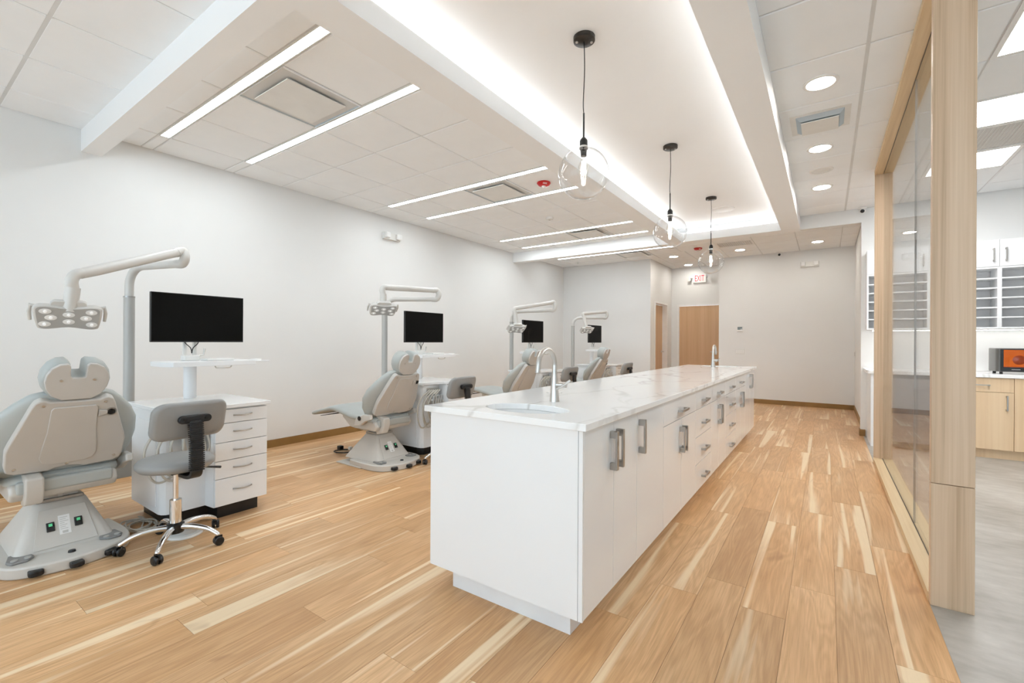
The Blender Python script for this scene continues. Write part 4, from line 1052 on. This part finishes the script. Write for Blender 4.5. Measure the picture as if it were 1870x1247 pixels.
# ================================================================= LAB (behind the glass)
LFY = 6.95
tag(MB().prism([(.40, 7.648), (.40, 6.99), (.415, 6.955), (.45, 6.935), (.48, 6.93), (3.4, 6.93), (3.4, 7.648)], 'z', .876, .914).obj('lab_worktop', 'quartz', bevel=.003), 'white veined worktop along the lab wall', 'worktop')
t = thing('undercounter_fridge', 'black-framed glass-door fridge under the left end of the lab worktop', 'fridge', (.78, 7.3, 0))
MB().box(-.27, .30, -.33, .33, .02, .87).obj('body', 'frame_dark', t)
d = MB().box(-.27, .30, -.375, -.335, .05, .865).obj('door', 'black_plastic', t, bevel=.004)
MB().box(-.235, .265, -.378, -.3755, .09, .83).obj('glass', 'fridge_glass', d)
MB().tube([(.24, -.375, .30), (.24, -.41, .30), (.24, -.41, .65), (.24, -.375, .65)], .007, 8).obj('handle', 'steel', d)
tag(MB().box(.44, .505, 6.955, 7.648, 0, .8755).obj('end_panel', 'satin_white', bevel=.002), 'white end panel closing the lab counter by the corridor', 'panel')
def lab_base(x0, x1, drawer, label, hr=True):
    t = thing('lab_cabinet', label, 'cabinet', ((x0 + x1) / 2, 7.3, 0), 0, 'maple base cabinets in the lab')
    hx = (x1 - x0) / 2; f = LFY - 7.3
    MB().box(-hx, hx, f + .02, .345, .10, .875).obj('body', 'maple_dark_edge', t)
    MB().box(-hx, hx, f + .06, .345, 0, .10).obj('toe_kick', 'maple_v', t)
    def hndl(p, x, z, vert):
        if vert: q = MB().box(x - .006, x + .006, f - .028, f, z - .08, z - .062).box(x - .006, x + .006, f - .028, f, z + .062, z + .08).box(x - .006, x + .006, f - .034, f - .026, z - .08, z + .08)
        else: q = MB().box(x - .08, x - .062, f - .028, f, z - .005, z + .005).box(x + .062, x + .08, f - .028, f, z - .005, z + .005).box(x - .08, x + .08, f - .034, f - .026, z - .005, z + .005)
        q.obj('handle', 'nickel', p, bevel=.0015)
    zt = .872
    if drawer:
        d = MB().box(-hx + .002, hx - .002, f, f + .019, .722, zt).obj('drawer', 'maple_v', t, bevel=.001); hndl(d, 0, .795, False); zt = .718
    d = MB().box(-hx + .002, hx - .002, f, f + .019, .104, zt).obj('door', 'maple_v', t, bevel=.001)
    hndl(d, (hx - .055) if hr else (-hx + .055), zt - .11, True)
lab_base(1.105, 1.63, True, 'maple lab cabinet with a drawer over a door beside the wide oak post')
lab_base(1.63, 2.16, False, 'plain maple lab cabinet below the orange-windowed curing oven')
lab_base(2.16, 2.74, True, 'maple lab cabinet right of the curing oven')
lab_base(2.74, 3.38, False, 'maple lab cabinet at the right end of the lab counter')
# pigeon holes and upper cabinets
UY0, UY1 = 7.36, 7.648
cols = [.422, 1.015, 1.608, 2.20, 2.79]
for i in range(4):
    x0, x1 = cols[i], cols[i + 1]; hx = (x1 - x0) / 2
    names = ['white pigeonhole shelf unit at the left end, seen beside the far oak post', 'white pigeonhole shelf unit behind the glass partition and wide oak post', 'white pigeonhole shelf unit above the curing oven', 'white pigeonhole shelf unit at the right end of the lab']
    t = thing('pigeonhole_unit', names[i], 'shelf', ((x0 + x1) / 2, UY1, 1.415), 0, 'white pigeonhole units over the lab counter')
    dp = UY0 - UY1
    MB().box(-hx, -hx + .018, dp, 0, 0, .703).box(hx - .018, hx, dp, 0, 0, .703).box(-hx + .018, hx - .018, dp, 0, 0, .018).box(-hx + .018, hx - .018, dp, 0, .685, .703).obj('case', 'satin_white', t)
    MB().box(-hx + .018, hx - .018, -.008, -.002, .018, .685).obj('back', 'shelf_back', t)
    for k in range(5):
        z = .018 + (.667) * (k + 1) / 6
        MB().box(-hx + .018, hx - .018, dp, -.008, z - .007, z + .007).obj('shelf', 'satin_white', t)
def upper(x0, x1, n, label):
    t = thing('upper_cabinet', label, 'cabinet', ((x0 + x1) / 2, UY1, 2.12), 0, 'white upper cabinets in the lab')
    hx = (x1 - x0) / 2; dp = UY0 - UY1
    MB().box(-hx, hx, dp + .02, 0, 0, .31).obj('body', 'satin_white', t)
    for k in range(n):
        a = -hx + 2 * hx * k / n; b = -hx + 2 * hx * (k + 1) / n
        d = MB().box(a + .0015, b - .0015, dp, dp + .019, .002, .308).obj('door', 'satin_white', t, bevel=.001)
        x = (b - .05) if (n == 1 or k == 0) else (a + .05)
        MB().box(x - .006, x + .006, dp - .028, dp, .06, .078).box(x - .006, x + .006, dp - .028, dp, .19, .208).box(x - .006, x + .006, dp - .034, dp - .026, .06, .208).obj('handle', 'nickel', d, bevel=.0015)
upper(.422, 1.015, 1, 'single-door white upper cabinet at the left end of the lab')
upper(1.015, 2.20, 2, 'two-door white upper cabinet above the pigeonholes right of the oak post')
upper(2.20, 2.79, 1, 'single-door white upper cabinet at the right end of the lab')
t = thing('under_cabinet_light', 'lit strip under the pigeonhole units over the lab counter', 'LED strip', (1.6, 7.52, 1.415))
MB().box(-1.12, 1.12, -.012, .012, -.012, 0).obj('channel', 'trim_white', t)
MB().box(-1.11, 1.11, -.008, .008, -.015, -.012).obj('diffuser', 'under_lamp', t)
# curing oven
t = thing('curing_oven', 'dark benchtop curing oven with orange window on the lab counter', 'oven', (1.76, 7.20, .914))
sh = [(y, z) for y, z in rrect(0, .16, .155, .135, .03, 4)]
MB().loft([[(x, y, z) for x, y in rrect(0, 0, .245, .155, .035, 4)] for z in (.025, .28)]).obj('shell', 'oven_shell', t, bevel=.008)
MB().box(-.215, .215, -.160, -.1555, .03, .272).obj('front_frame', 'black_plastic', t, bevel=.003)
dr = MB().box(-.19, .20, -.164, -.1602, .075, .262).obj('orange_window', 'orange_glass', t, bevel=.002)
MB().lathe([(.0, 0), (.05, 0), (.048, .0008), (0, .0008)], c=(-.075, -.1642, .155), n=30, ax=(0, -1, 0)).obj('turntable_disc', 'orange_dark', dr)
MB().box(-.19, .20, -.1652, -.1642, .075, .083).obj('lower_edge', 'orange_dark', dr)
MB().box(-.13, -.065, -.1612, -.1602, .049, .054).obj('name_mark', 'plate_grey', t)
for sx in (-1, 1):
    for sy in (-1, 1): MB().cyl((sx * .2, sy * .12, 0), (sx * .2, sy * .12, .027), .014, n=12).obj('foot', 'black_plastic', t)
P = catmull([(-.23, .12, .02), (-.32, .10, .012), (-.45, .16, .008), (-.60, .20, .008)], 6)
MB().tube(P, .004, 8).obj('power_cable', 'plate_grey', t)
print('planks', npl, 'tiles', ntile)
